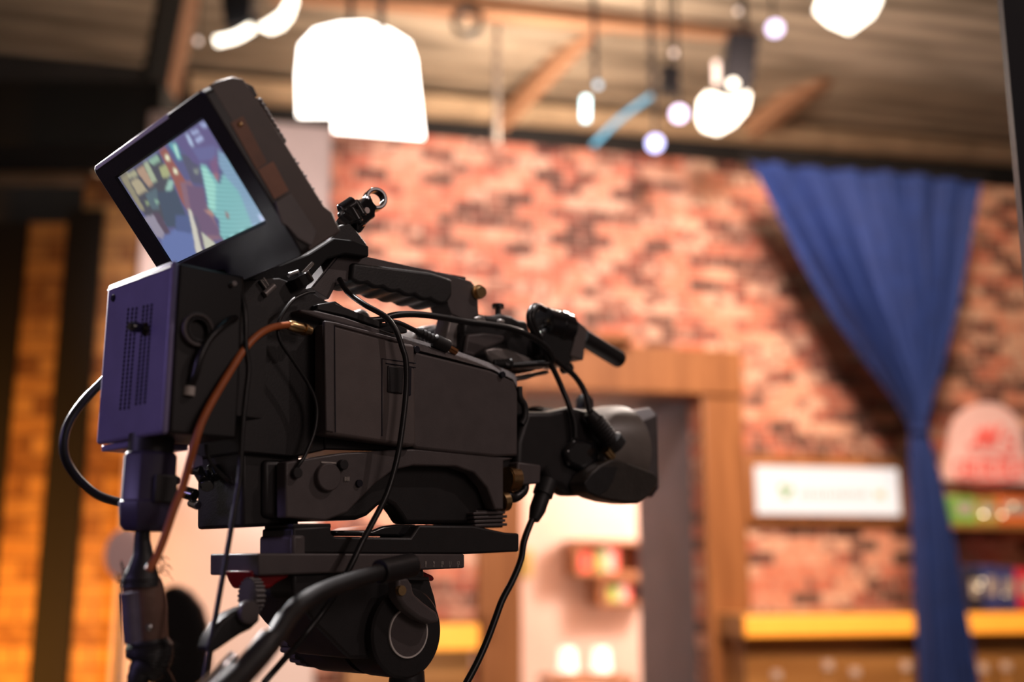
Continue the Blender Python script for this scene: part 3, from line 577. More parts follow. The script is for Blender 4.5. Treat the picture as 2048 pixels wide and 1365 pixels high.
part('top_cover_rail', M['body_dark'], CAM, [(q('m5', [(960, 800), (1180, 760), (1190, 790), (1737, 1010), (1737, 1090), (1330, 950), (960, 870)]), .022, .05)], .001)
bm = newbm()
for pts in ([(775, 800), (775, 376), (958, 402)], [(516, 190), (520, 778)], [(795, 402), (958, 425)]): tube(bm, [S(*p, .0099) for p in q('c4', pts)], .0006, 1, 6, False)
link('panel_groove', bm, M['hole'], CAM)
part('latch_plate', M['body_dark'], CAM, [(q('c4', [(808, 412), (895, 424), (890, 570), (806, 560)]), .0088, .011)], .001)
part('latch_slot', M['hole'], CAM, [(q('c4', [(920, 424), (938, 428), (934, 578), (916, 574)]), .0088, .011)], .0005)
def disc(name, m, parent, k, x, y, r, l, th, seg=28, bevel=0):
    c = S(*q1(k, x, y), l); bm = newbm(); lathe(bm, c, RL, [(0, r), (th, r)], seg); return link(name, bm, m, parent, bevel=bevel)
for x, y, l in ((968, 325, .0135), (1438, 463, .0135), (655, 1057, .0165)): disc('screw', M['hole'], CAM, 'c4', x, y, .0032, l, .01, 16)
kn = disc('rotary_knob', M['body'], CAM, 'c4', 490, 1022, .0118, .013, .008, 40, .001)
bm = newbm(); annulus(bm, S(*q1('c4', 490, 1022), .0175), RL, .0142, .0122, .002); link('knob_ring', bm, M['hole'], kn)
disc('small_button', M['body_dark'], CAM, 'c4', 570, 955, .0045, .014, .008, 20, .0006)
disc('small_button', M['body_dark'], CAM, 'c4', 318, 1000, .0045, .014, .008, 20, .0006)
bm = newbm(); rp(bm, q('c4', [(445, 938), (525, 943), (525, 950), (445, 946)]), .0178, .0192)
for x in (572, 582, 592): rp(bm, q('c4', [(x, 1022), (x+5, 1022), (x+5, 1044), (x, 1044)]), .0178, .0192)
link('printed_marks', bm, M['mark'], CAM)
# rear lower block with plate and connectors
part('rear_base', M['body_dark'], CAM, [([(484, 880), (600, 900), (600, 1050), (484, 1056)], .04, .115)], .003)
for i, (x0, y0, x1, y1, rr, m) in enumerate([(100, 545, 240, 560, .0045, 'chrome'), (80, 740, 240, 770, .006, 'chrome'), (420, 860, 520, 900, .005, 'chrome'), (520, 430, 600, 560, .006, 'gloss'), (640, 480, 640, 640, .008, 'gloss'), (700, 380, 760, 520, .006, 'gloss'), (820, 560, 900, 680, .006, 'steel'), (340, 720, 480, 760, .007, 'gloss'), (430, 420, 560, 420, .005, 'gloss')]):
    bm = newbm(); cyl(bm, S(*q1('m7', x0, y0), .085), S(*q1('m7', x1, y1), .075), rr*.75, 18); link('connector', bm, M[m], CAM, bevel=.0006)
part('connector_plate', M['violet_tint'], CAM, [(q('m7', [(480, 190), (570, 220), (590, 250), (600, 350), (460, 395)]), .075, .079)], .001)
bm = newbm()
for k in range(4): rp(bm, q('c4', [(1275+3*k, 1215+22*k), (1450+10*(k % 2), 1208+22*k), (1450+10*(k % 2), 1224+22*k), (1275+3*k, 1231+22*k)]), .025, .10)
rp(bm, q('c4', [(1290, 1205), (1440, 1205), (1436, 1300), (1290, 1300)]), .03, .095)
link('front_foot', bm, M['body'], CAM, bevel=.0008)
# handle
H = part('carrying_handle', M['body'], CAM, [(q('c3', [(228, 596), (372, 414), (450, 400), (545, 428), (890, 501), (1112, 562), (1145, 600), (1155, 745), (1152, 772), (1075, 772), (1005, 740), (985, 690), (975, 600), (560, 545), (450, 562), (385, 547), (325, 660), (230, 600)]), .058, .086)], .003, 3)
scal = [(460, 455), (890, 510), (1010, 550), (1012, 640), (980, 684)]
px_, py_ = 980, 684
for k in range(6):
    nx_, ny_ = 980-(k+1)*88, 684-(k+1)*22
    for j in range(1, 7):
        t = j/6; scal.append((px_+(nx_-px_)*t, py_+(ny_-py_)*t+14*math.sin(math.pi*t)))
    px_, py_ = nx_, ny_
part('rubber_grip', M['rubber'], CAM, [(q('c3', scal), .052, .092)], .004, 3)
part('handle_post', M['steel'], CAM, [(q('c3', [(1003, 738), (1075, 745), (1045, 935), (965, 905)]), .060, .082)], .002, label='bare grey metal lower end of the handle')
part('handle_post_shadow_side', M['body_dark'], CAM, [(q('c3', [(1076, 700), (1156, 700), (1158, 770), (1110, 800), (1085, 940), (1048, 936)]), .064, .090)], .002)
part('handle_seam', M['hole'], CAM, [(q('c3', [(240, 590), (375, 428), (448, 416), (448, 420), (377, 433), (244, 592)]), .0575, .06)], .0)
bm = newbm(); pbox(bm, S(*q1('c3', 930, 530), .062), S(*q1('c3', 1085, 560), .062)-S(*q1('c3', 930, 530), .062), RL*.018, Vector((0, 0, .004)))
for k in range(5): x = 945+k*14; cyl(bm, S(*q1('c3', x, 528+k*3), .062), S(*q1('c3', x, 528+k*3), .080), .0028, 10)
link('handle_switch', bm, M['rubber'], CAM, bevel=.0005)
bm = newbm(); c = S(*q1('c3', 1152, 622), .056); d = S(*q1('c3', 1120, 622), .066)-c
lathe(bm, c+d*1.0, -d, [(0, .0062), (.008, .0062), (.0085, .0078), (.012, .0078), (.0122, .0058), (.017, .0058)], 24); bn = link('coax_socket', bm, M['brass'], CAM)
bm = newbm(); lathe(bm, c-d.normalized()*.0035, -d, [(0, .0028), (.001, .0028)], 12); link('socket_hole', bm, M['hole'], bn)
# accessories under the handle (viewfinder rail and covers)
part('viewfinder_rail', M['body_dark'], CAM, [(q('m6', [(430, 400), (440, 330), (560, 300), (650, 240), (740, 258), (830, 264), (920, 240), (1050, 270), (1140, 320), (1250, 330), (1300, 500), (1480, 640), (1545, 760), (1500, 900), (1330, 980), (900, 800), (560, 800), (425, 720)]), .050, .115)], .004, 3)
part('rail_plate', M['body'], CAM, [(q('m6', [(480, 500), (700, 480), (960, 520), (960, 600), (700, 700), (560, 790), (440, 760)]), .046, .051)], .003)
part('rail_clamp', M['steel'], CAM, [(q('m6', [(580, 290), (690, 250), (735, 355), (600, 345)]), .044, .056), (q('m6', [(905, 300), (965, 320), (960, 400), (900, 380)]), .044, .056)], .002, label='grey clamps on the rail')
bm = newbm(); c = S(*q1('m6', 870, 262), .07); lathe(bm, c, RU, [(0, .003), (.008, .003), (.0081, .0065), (.012, .0065), (.0125, .005)], 20); link('thumb_screw', bm, M['body_dark'], CAM)
part('curved_under_tray', M['steel'], CAM, [(q('m6', [(1090, 1050), (1250, 1010), (1500, 960), (1560, 985), (1500, 1020), (1380, 1040), (1250, 1085), (1110, 1105)]), .06, .12), (q('m6', [(700, 700), (820, 670), (1000, 690), (1380, 840), (1500, 900), (1450, 950), (900, 950), (760, 820)]), .048, .07)], .003, label='light grey curved tray under the rail')
part('left_side_cover', M['steel'], CAM, [([(822, 682), (832, 662), (850, 652), (872, 648), (895, 654), (900, 700), (860, 706)], .11, .15), ([(700, 634), (712, 622), (726, 616), (738, 622), (752, 648), (740, 660)], .11, .15)], .004, 3, label='pale grey covers on the far side')
part('top_connector_block', M['body_dark'], CAM, [(q('c4', [(720, 178), (915, 182), (915, 235), (860, 240), (720, 215)]), .035, .06)], .001)
# front bayonet plate pieces
part('front_face', M['body_dark'], CAM, [([(1020, 770), (1046, 776), (1050, 905), (1046, 968), (1010, 1010), (1008, 930), (1030, 900)], .045, .12)], .002)
bm = newbm(); tube(bm, [S(*p, .03) for p in q('c5', [(172, 575), (176, 640), (205, 690), (205, 760), (185, 800)])], .0035, 6, 12); link('release_lever', bm, M['rubber'], CAM)
bm = newbm(); cyl(bm, S(*q1('c5', 95, 1125), .03), S(*q1('c5', 150, 1125), .03), .011, 24)
for k in range(6): c = S(*q1('c5', 98+9*k, 1125), .03); annulus(bm, c, RF, .0125, .009, .0015, 24)
link('multi_pin_connector', bm, M['brass'], CAM)
bm = newbm(); cyl(bm, S(*q1('c5', 60, 1260), .03), S(*q1('c5', 92, 1255), .03), .010, 24); link('multi_pin_connector', bm, M['brass'], CAM)

# ------------------------------------------------------------------ zoom lens
lc = S(1100, 893, .075); LB = lc; 
def lf(px): return Sf(px, 893, .075)[0]-Sf(1100, 893, .075)[0]
LENS = thing('zoom_lens', 'black zoom lens with hood and servo grip on the camera front', 'lens', lc-RU*.05)
bm = newbm(); lathe(bm, lc, RF, [(lf(1040), .034), (lf(1058), .0345), (lf(1059), .0395), (lf(1120), .041), (lf(1121), .0425), (lf(1150), .0425)], 48); link('lens_barrel', bm, M['body_dark'], LENS)
bm = newbm()
for k in range(10):
    annulus(bm, lc+RF*(lf(1064)+.004*k), RF, .0405+.0008*(k % 2)+.0004, .036, .0022, 48)
link('ribbed_zoom_ring', bm, M['rubber'], LENS)
bm = newbm(); lathe(bm, lc, RF, [(lf(1152), .040), (lf(1172), .046), (lf(1205), .053), (lf(1228), .0555), (lf(1230), .052)], 56); link('front_shell', bm, M['lens_grey'], LENS)
def octa(f, hw, hh, ch, l=.075):
    pts = [(-hw+ch, -hh), (hw-ch, -hh), (hw, -hh+ch), (hw, hh-ch), (hw-ch, hh), (-hw+ch, hh), (-hw, hh-ch), (-hw, -hh+ch)]
    return [lc+RF*f+RL*a+RU*b for a, b in pts]
bm = newbm(); rings = [octa(lf(1218), .040, .044, .014), octa(lf(1252), .048, .052, .010), octa(lf(1252), .044, .048, .012), octa(lf(1222), .037, .041, .014)]
vs = [[bm.verts.new(p) for p in R_] for R_ in rings]
for i in range(4):
    for k in range(8): bm.faces.new((vs[i][k], vs[i][(k+1) % 8], vs[(i+1) % 4][(k+1) % 8], vs[(i+1) % 4][k]))
link('lens_hood', bm, M['body'], LENS, bevel=.0015)
bm = newbm(); lathe(bm, lc, RF, [(lf(1232), .050), (lf(1236), .044), (lf(1238), .02), (lf(1239), .001)], 48); link('front_glass', bm, M['gloss'], LENS)
bm = newbm(); c = S(*q1('c5', 560, 645), .06); lathe(bm, c-RU*.012, RU, [(0, .010), (.010, .010), (.016, .006)], 24); link('focus_knob', bm, M['body_dark'], LENS)
GR = part('servo_unit', M['body_dark'], LENS, [(q('c5', [(360, 720), (480, 690), (600, 720), (690, 860), (700, 1000), (640, 1160), (560, 1222), (470, 1222), (420, 1170), (350, 1150), (330, 1080), (160, 1160), (165, 900), (220, 720)]), .028, .05)], .006, 4)
part('servo_rear_block', M['body'], LENS, [(q('c5', [(165, 1020), (305, 1040), (300, 1150), (160, 1165)]), .022, .05)], .002)
part('servo_cover', M['gloss'], LENS, [(q('c5', [(500, 880), (620, 890), (660, 960), (660, 1020), (560, 1080), (470, 1040), (450, 950)]), .020, .03)], .005, 4)
bm = newbm(); a = S(*q1('c5', 585, 730), .018); b = S(*q1('c5', 745, 935), .012)
dd = b-a; prof = [(0, .0062), (dd.length*.2, .008)]+[(dd.length*(.22+.04*k), .0095+.001*(k % 2)) for k in range(14)]+[(dd.length*.8, .0135), (dd.length, .0135), (dd.length*1.02, .010)]
lathe(bm, a, dd, prof, 28); link('strain_relief', bm, M['rubber'], LENS)
bm = newbm(); a = S(*q1('c5', 685, 950), .010); b = S(*q1('c5', 722, 995), .010); cyl(bm, a, b, .0052, 20); link('brass_plug', bm, M['brass'], LENS)
strap = [(560, 1150), (590, 1095), (650, 1040), (720, 1006), (760, 1004), (830, 1030), (905, 1058), (975, 1085), (1000, 1112), (1002, 1145), (978, 1190), (930, 1240), (880, 1270), (810, 1268), (720, 1255), (640, 1232), (580, 1200)]
ST = part('hand_strap', M['leather'], LENS, [(q('c5', strap), .004, .028)], .006, 4)
bm = newbm(); tube(bm, [S(*p, .0035) for p in q('c5', strap[3:11])], .0022, 5, 10); link('strap_piping', bm, M['leather'], ST)
bm = newbm(); tube(bm, [S(*p, .0035) for p in q('c5', [(940, 1095), (935, 1150), (905, 1215), (880, 1262)])], .0012, 5, 8); link('strap_seam', bm, M['rubber'], ST)
bm = newbm(); c = S(*q1('c5', 957, 1190), .003); lathe(bm, c, RL, [(0, .0028), (.003, .0028)], 14); link('strap_rivet', bm, M['steel'], ST)
part('strap_pad', M['rubber'], LENS, [(q('c5', [(560, 1150), (600, 1095), (670, 1045), (760, 1050), (735, 1130), (700, 1190), (640, 1225), (580, 1195)]), .0025, .004)], .001)

# ------------------------------------------------------------------ microphone in its holder
c = S(*q1('c5', 310, 180), .045); MIC = thing('shotgun_microphone', 'black shotgun microphone in a glossy clamp above the lens', 'microphone', c-RU*.03)
ma = S(*q1('c5', 545, 280), .055); mb = S(*q1('c5', 772, 418), .055); md = (mb-ma).normalized(); ml = (mb-ma).length
bm = newbm(); lathe(bm, ma, md, [(0, .0100), (ml*.96, .0100), (ml, .0088)], 32); link('microphone_tube', bm, M['body_dark'], MIC)
bm = newbm(); a = S(*q1('c5', 305, 195), .030); b = S(*q1('c5', 428, 218), .062); e = S(*q1('c5', 300, 195), .040)
ax = (S(*q1('c5', 455, 232), .045)-S(*q1('c5', 305, 190), .045)); lathe(bm, S(*q1('c5', 305, 190), .045), ax, [(0, .0145), (.002, .0172), (ax.length*.55, .0175), (ax.length*.56, .0185), (ax.length*.75, .0185), (ax.length*.76, .0172), (ax.length, .0172)], 40); link('clamp_barrel', bm, M['gloss'], MIC)
part('clamp_body', M['gloss'], MIC, [(q('c5', [(300, 250), (360, 215), (470, 165), (503, 200), (500, 395), (470, 460), (380, 440), (310, 400)]), .036, .068)], .003, 3)
part('clamp_side_plate', M['grey_panel'], MIC, [(q('c5', [(497, 162), (575, 228), (575, 250), (556, 420), (478, 392), (505, 300)]), .034, .060)], .0015, label='matt brown-grey plate of the holder')
disc('clamp_screw', M['gloss'], MIC, 'c5', 478, 462, .006, .040, .012, 20, .001)

# ------------------------------------------------------------------ ring clamp on the handle
c = S(*q1('c3', 490, 400), .07); RC = thing('rod_clamp', 'glossy black rod clamp with open rings behind the monitor', 'clamp', c)
bm = newbm(); annulus(bm, S(*q1('c3', 592, 100), .060), RL+RF*.3, .0112, .0074, .012, 40); link('ring', bm, M['gloss'], RC, bevel=.001)
part('link_plate', M['gloss'], RC, [(q('c3', [(527, 100), (560, 80), (575, 120), (600, 150), (585, 180), (588, 205), (560, 222), (540, 240), (525, 270), (505, 295), (480, 280), (480, 200), (500, 140)]), .058, .078)], .004, 3)
for i, (x0, y0, x1, y1, rr) in enumerate([(450, 130, 500, 215, .008), (385, 215, 440, 260, .010), (420, 165, 470, 250, .010), (470, 230, 512, 268, .006), (395, 180, 470, 130, .008)]):
    bm = newbm(); cyl(bm, S(*q1('c3', x0, y0), .065), S(*q1('c3', x1, y1), .060), rr, 28); link('clamp_knuckle', bm, M['gloss'], RC, bevel=.0015)
disc('through_hole', M['pillar'], RC, 'c3', 539, 168, .0030, .0565, .002, 18)
part('clamp_foot', M['body_dark'], RC, [(q('c3', [(385, 250), (440, 235), (490, 290), (540, 355), (540, 420), (525, 430), (440, 402), (372, 410), (330, 430), (340, 330)]), .052, .085)], .003)

# ------------------------------------------------------------------ rear control box (violet lit)
BY = math.radians(44.5); BFv = Vector((math.sin(BY), math.cos(BY), 0)); BR = Vector((math.cos(BY), -math.sin(BY), 0)); BT = at(215, 570, .9)
BW, BH, BD = .107, .131, .056
BOX = thing('control_box', 'violet-lit metal control box with vent holes on the camera back', 'box', BT+BR*BW/2+BFv*BD/2-RU*BH)
bm = newbm(); pbox(bm, BT-RU*BH, BR*BW, BFv*.006, RU*BH); link('back_plate', bm, M['violet_tint'], BOX, bevel=.003, seg=4)
bm = newbm(); a = BT+BR*.002; prism(bm, [a+BFv*.0034+RU*.0005, a-BFv*.0012-RU*.0055, a+BFv*.003-RU*.0055], BR*(BW-.004)); L(link('rim_highlight_strip', bm, M['rim_highlight'], BOX, bevel=.0003), 'pale strip painted in as the rim highlight')
bm = newbm(); pbox(bm, BT-RU*(BH-.001)+BFv*.0062, BR*(BW-.0005), BFv*BD, RU*(BH-.002)); link('case', bm, M['box_side'], BOX, bevel=.002)
def bh(px, py, o=0): return hit(px, py, BT+BFv*o, BFv)
bm = newbm()
for (xa, ya, xb, yb) in ((487, 372, 437, 985), (513, 369, 463, 982), (538, 366, 489, 978), (582, 355, 535, 955), (606, 350, 560, 950), (632, 344, 588, 945)):
    for k in range(24):
        t = k/23; c = bh(*q1('c2', xa+(xb-xa)*t, ya+(yb-ya)*t)); lathe(bm, c-BFv*.0003, BFv, [(0, .0016), (.0006, .0016)], 8)
o = link('vent_holes', bm, M['hole'], BOX)
bm = newbm(); c = bh(*q1('c2', 395, 300)); lathe(bm, c-BFv*.0015, BFv, [(0, .0024), (.001, .0032), (.002, .0032)], 16); link('screw', bm, M['hole'], BOX)
bm = newbm(); c = bh(*q1('c2', 590, 490)); lathe(bm, c-BFv*.013, BFv, [(0, .003), (.004, .0045), (.010, .0035), (.0135, .006)], 16); wn = link('wing_nut', bm, M['gloss'], BOX)
bm = newbm(); pbox(bm, c-BFv*.015-BR*.011-RU*.0005+RU*.003, BR*.010-RU*.002, BFv*.002, RU*.005); pbox(bm, c-BFv*.015+BR*.001-RU*.003, BR*.010-RU*.002, BFv*.002, RU*.005); link('wing', bm, M['chrome'], wn)
bm = newbm(); pbox(bm, BT-RU*(BH+.0055)+BR*.002+BFv*.004, BR*.056, BFv*.045, RU*.005); link('bottom_lip', bm, M['violet_tint'], BOX, bevel=.001)
for x, y, rr, m in ((905, 500, .013, 'box_side'), (905, 500, .0095, 'body_dark')):
    c = hit(*q1('c2', x, y), BT+BR*BW, BR); bm = newbm(); annulus(bm, c-BR*.001, BR, rr, rr*.8, .006); link('round_socket', bm, M['body'] if rr > .01 else M[m], BOX, bevel=.0005)
bm = newbm(); c = hit(*q1('c2', 1125, 215), BT+BR*BW, BR); cyl(bm, c, c+BR*.005, .002, 12); link('screw', bm, M['steel'], BOX)
bm = newbm(); pbox(bm, BT+BR*(.02)-RU*.11+BFv*(BD+.0065), BR*.075, BFv*.03, RU*.09); link('mounting_spacer', bm, M['body_dark'], BOX)

# ------------------------------------------------------------------ viewfinder monitor (tilted so that its screen faces down and back)
MY = math.radians(49.2); MB_ = math.radians(39.0)
F2 = Vector((math.sin(MY), math.cos(MY), 0)); R2 = Vector((math.cos(MY), -math.sin(MY), 0))
MD = F2*math.sin(MB_)-RU*math.cos(MB_); MT = F2*math.cos(MB_)+RU*math.sin(MB_); T0 = at(236, 355, .95)
def mq(a, b, t): return T0+R2*a+MD*b+MT*t
MON = thing('viewfinder_monitor', 'black viewfinder monitor showing a picture, tilted up over the control box', 'monitor', mq(.08, .125, .02))
A0, A1, B0, B1 = -.028, .189, -.018, .124
def rrect(a0, a1, b0, b1, r, t, n=4):
    out = []
    for cx, cy, s in ((a0+r, b0+r, 180), (a1-r, b0+r, 270), (a1-r, b1-r, 0), (a0+r, b1-r, 90)):
        for k in range(n+1): g = math.radians(s+90*k/n); out.append(mq(cx+r*math.cos(g), cy+r*math.sin(g), t))
    return out
bm = newbm(); o_ = rrect(A0, A1, B0, B1, .006, -.002); i_ = rrect(-.001, .168, -.001, .088, .001, -.002)
ov = [bm.verts.new(p) for p in o_]; iv = [bm.verts.new(p) for p in i_]; n = len(ov)
for k in range(n): bm.faces.new((ov[k], ov[(k+1) % n], iv[(k+1) % n], iv[k]))
o2 = [bm.verts.new(p+MT*.008) for p in o_]; i2 = [bm.verts.new(p+MT*.005) for p in i_]
for k in range(n): bm.faces.new((ov[k], o2[k], o2[(k+1) % n], ov[(k+1) % n])); bm.faces.new((iv[k], iv[(k+1) % n], i2[(k+1) % n], i2[k]))
link('bezel', bm, M['body_dark'], MON, bevel=.0012)
side = [(B0, .0062), (B0-.001, .014), (B0+.001, .028), (B0+.006, .036), (B0+.022, .037), (B0+.03, .038), (.100, .040), (.108, .044), (B1, .041), (B1, .0062)]
bm = newbm(); prism(bm, [mq(A0+.002, b, t) for b, t in side], R2*(A1-A0-.004)); link('housing', bm, mat('monitor_housing', (.075, .05, .042), .45, 0, .1, 50, .08, 700), MON, bevel=.0015)
bm = newbm()
for k in range(26):
    b = B0+.026+k*.0038; h = .0016+.0009*((k*7) % 3)
    if 9 <= k <= 12: h = .0012
    pbox(bm, mq(A1-.05, b, .0385), R2*.046, MD*.0017, MT*h)
for k in range(9): c = mq(A1-.006, B0+.026+k*.0042, .0405); sphere(bm, c, .0026)
link('rear_ribs', bm, M['body'], MON, bevel=.0004)
bm = newbm(); prism(bm, [mq(A1-.003, B0+.001, .030), mq(A1-.003, B0+.014, .041), mq(A1-.003, B0+.022, .040), mq(A1-.003, B0+.022, .030)], -R2*.03); link('corner_clip', bm, M['body_dark'], MON, bevel=.001)
def mside(k, pts, th, e=.0): return [hit(x, y, T0+R2*(A1+e), R2) for x, y in q(k, pts)]
bm = newbm(); prism(bm, mside('m4', [(35, 345), (115, 300), (270, 600), (205, 650)], 0), R2*.0004); link('side_label', bm, M['label'], MON)
bm = newbm(); prism(bm, mside('m4', [(212, 650), (312, 594), (412, 785), (320, 842)], 0), R2*.0004); link('side_label', bm, mat('orange_brown_label', (.26, .10, .05), .5), MON)
bm = newbm(); prism(bm, [mq(A0+.006, B0-.0006, .003), mq(A0+.006, B0-.0004, -.0016), mq(A0+.006, B0+.0032, -.0028), mq(A0+.006, B0+.0032, .003)], R2*.150); L(link('rim_highlight_strip', bm, M['rim_highlight'], MON, bevel=.0003), 'pale strip painted in as the rim highlight of the bezel')
bm = newbm(); c = hit(*q1('m4', 97, 355), T0+R2*A1, R2); sphere(bm, c, .0022); link('side_screw', bm, M['brass'], MON)
bm = newbm(); prism(bm, mside('m4', [(320, 860), (420, 800), (590, 1050), (560, 1150), (470, 1100), (400, 1020), (360, 1000)], 0), R2*.0015); link('side_foot_plate', bm, M['body'], MON, bevel=.0006)
# the picture on the screen
NXS, NYS = 150, 80
def inpoly(x, y, P):
    c = False; j = len(P)-1
    for i in range(len(P)):
        if (P[i][1] > y) != (P[j][1] > y) and x < (P[j][0]-P[i][0])*(y-P[i][1])/(P[j][1]-P[i][1])+P[i][0]: c = not c
        j = i
    return c
SH = [((.13, .13, .30), [(0, 0), (1450, 0), (1450, 1365), (0, 1365)]),
      ((.10, .10, .13), [(70, 575), (420, 370), (560, 700), (620, 1000), (300, 900)]),
      ((.34, .30, .19), [(90, 575), (140, 545), (180, 640), (300, 860), (260, 860)]), ((.46, .44, .27), [(140, 545), (210, 510), (240, 560), (165, 590)]),
      ((.50, .42, .26), [(175, 610), (240, 580), (320, 690), (240, 730)]), ((.52, .33, .22), [(225, 520), (280, 470), (370, 640), (330, 660)]), ((.44, .52, .34), [(285, 465), (315, 430), (400, 600), (365, 630)]),
      ((.30, .52, .38), [(320, 430), (400, 375), (430, 440), (360, 470)]), ((.45, .48, .22), [(420, 500), (480, 460), (515, 560), (450, 590)]), ((.35, .62, .52), [(500, 600), (545, 600), (520, 720), (470, 690)]),
      ((.08, .11, .17), [(400, 700), (560, 680), (640, 880), (660, 1000), (480, 1000)]), ((.12, .18, .22), [(300, 720), (400, 660), (420, 850), (360, 850)]), ((.30, .40, .22), [(300, 780), (325, 770), (335, 810), (310, 820)]), ((.25, .45, .35), [(380, 770), (410, 760), (420, 800), (390, 810)]),
      ((.34, .30, .40), [(290, 920), (370, 890), (470, 1040), (450, 1100), (400, 1080)]), ((.13, .09, .14), [(360, 880), (420, 880), (520, 1060), (470, 1060)]),
      ((.14, .20, .48), [(430, 1110), (560, 1010), (700, 1000), (740, 1320), (510, 1320)]), ((.10, .14, .32), [(560, 900), (680, 900), (720, 1060), (560, 1030)]),
      ((.38, .12, .10), [(420, 350), (470, 320), (640, 600), (660, 860), (600, 760), (540, 600)]), ((.30, .16, .22), [(600, 620), (680, 600), (860, 860), (960, 1100), (860, 1120), (700, 900), (640, 830)]),
      ((.20, .12, .22), [(650, 640), (800, 660), (830, 870), (960, 1080), (780, 1060), (690, 860)]),
      ((.95, .95, .62), [(468, 385), (500, 385), (510, 430), (475, 430)]), ((.95, .95, .62), [(538, 500), (568, 500), (578, 545), (545, 545)]),
      ((.10, .40, .50), [(500, 300), (560, 270), (620, 420), (580, 430)]), ((.45, .85, .70), [(535, 300), (560, 290), (600, 420), (575, 410)]),
      ((.12, .12, .20), [(600, 380), (740, 400), (800, 640), (700, 620)]), ((.30, .34, .30), [(715, 510), (760, 500), (750, 545), (720, 545)]),
      ((.15, .12, .30), [(560, 260), (800, 100), (940, 330), (880, 560), (700, 440)]),
      ((.16, .16, .38), [(700, 330), (900, 300), (900, 420), (760, 440)]), ((.24, .12, .26), [(850, 450), (910, 380), (930, 540), (920, 620), (880, 570)]), ((.42, .18, .22), [(885, 540), (930, 540), (915, 635)]),
      ((.14, .58, .60), [(770, 465), (830, 480), (930, 640), (980, 500), (1000, 400), (1250, 830), (1330, 940), (980, 1110), (940, 1080), (930, 930), (840, 860), (820, 700)]),
      ((.16, .38, .62), [(920, 340), (990, 390), (1180, 700), (1330, 940), (1220, 1000), (1100, 700), (980, 560), (930, 480)]),
      ((.30, .85, .72), [(780, 480), (815, 490), (900, 640), (900, 860), (850, 850), (825, 720)]), ((.40, .16, .16), [(985, 870), (1015, 880), (1010, 930), (990, 920)]), ((.50, .26, .22), [(800, 860), (860, 850), (900, 910), (850, 900)]),
      ((.70, .66, .55), [(665, 845), (690, 850), (760, 1080), (800, 1230), (740, 1260), (715, 1100)]), ((.16, .12, .20), [(715, 900), (740, 900), (800, 1100), (800, 1230), (770, 1150)]), ((.62, .62, .48), [(780, 1040), (910, 1150), (830, 1205), (810, 1180)]),
      ((.45, .58, .85), [(640, 215), (670, 205), (715, 300), (695, 315)]), ((.45, .55, .90), [(690, 190), (750, 160), (760, 195), (700, 215)]), ((.45, .55, .90), [(720, 250), (780, 215), (800, 245), (745, 280)]), ((.40, .50, .85), [(770, 120), (820, 105), (830, 135), (790, 155)]),
      ((.55, .65, .95), [(1260, 900), (1300, 900), (1330, 940), (1290, 960)])]
sc_ = [[None]*NXS for _ in range(NYS)]
for j in range(NYS):
    for i in range(NXS):
        x, y = proj(mq((i+.5)/NXS*.167, (j+.5)/NYS*.087, 0)); X = (x-220)*4.265; Y = (y-220)*4.265; c = SH[0][0]; st = False
        for cc, P in SH:
            if inpoly(X, Y, P):
                c = cc
                st = cc in ((.14, .58, .60), (.16, .38, .62), (.30, .85, .72))
        if st:
            w = .5+.5*math.sin((Y + .00045*(X-1040)**2)/6.0); c = tuple(v*(.40+.75*w)+.20*w for v in c)
        g_ = sum(c)/3; sc_[j][i] = tuple(.78*v+.16*g_ for v in c)
for it in range(2):
    ns = [[None]*NXS for _ in range(NYS)]
    for j in range(NYS):
        for i in range(NXS):
            acc = [0, 0, 0]; k = 0
            for dj in (-1, 0, 1):
                for di in (-1, 0, 1):
                    jj, ii = j+dj, i+di
                    if 0 <= jj < NYS and 0 <= ii < NXS:
                        w = 2 if (dj == 0 and di == 0) else 1; k += w
                        for t in range(3): acc[t] += sc_[jj][ii][t]*w
            ns[j][i] = tuple(a/k for a in acc)
    sc_ = ns
bm = newbm(); V = [[bm.verts.new(mq(i/NXS*.167, j/NYS*.087, 0)) for i in range(NXS+1)] for j in range(NYS+1)]
for j in range(NYS):
    for i in range(NXS): bm.faces.new((V[j][i], V[j+1][i], V[j+1][i+1], V[j][i+1]))
ms = bpy.data.materials.new('screen_picture'); ms.use_nodes = True; b_ = ms.node_tree.nodes['Principled BSDF']; at_ = ms.node_tree.nodes.new('ShaderNodeVertexColor'); at_.layer_name = 'picture'
b_.inputs['Base Color'].default_value = (.01, .01, .01, 1); b_.inputs['Roughness'].default_value = .3
ms.node_tree.links.new(at_.outputs[0], b_.inputs['Emission Color']); b_.inputs['Emission Strength'].default_value = .95
scr = link('screen', bm, ms, MON, clean=False)
ca = scr.data.color_attributes.new('picture', 'FLOAT_COLOR', 'CORNER'); buf = []
for j in range(NYS):
    for i in range(NXS): buf += list(sc_[j][i])+[1.0] if False else [*(sc_[j][i]), 1.0]*4
ca.data.foreach_set('color', buf)
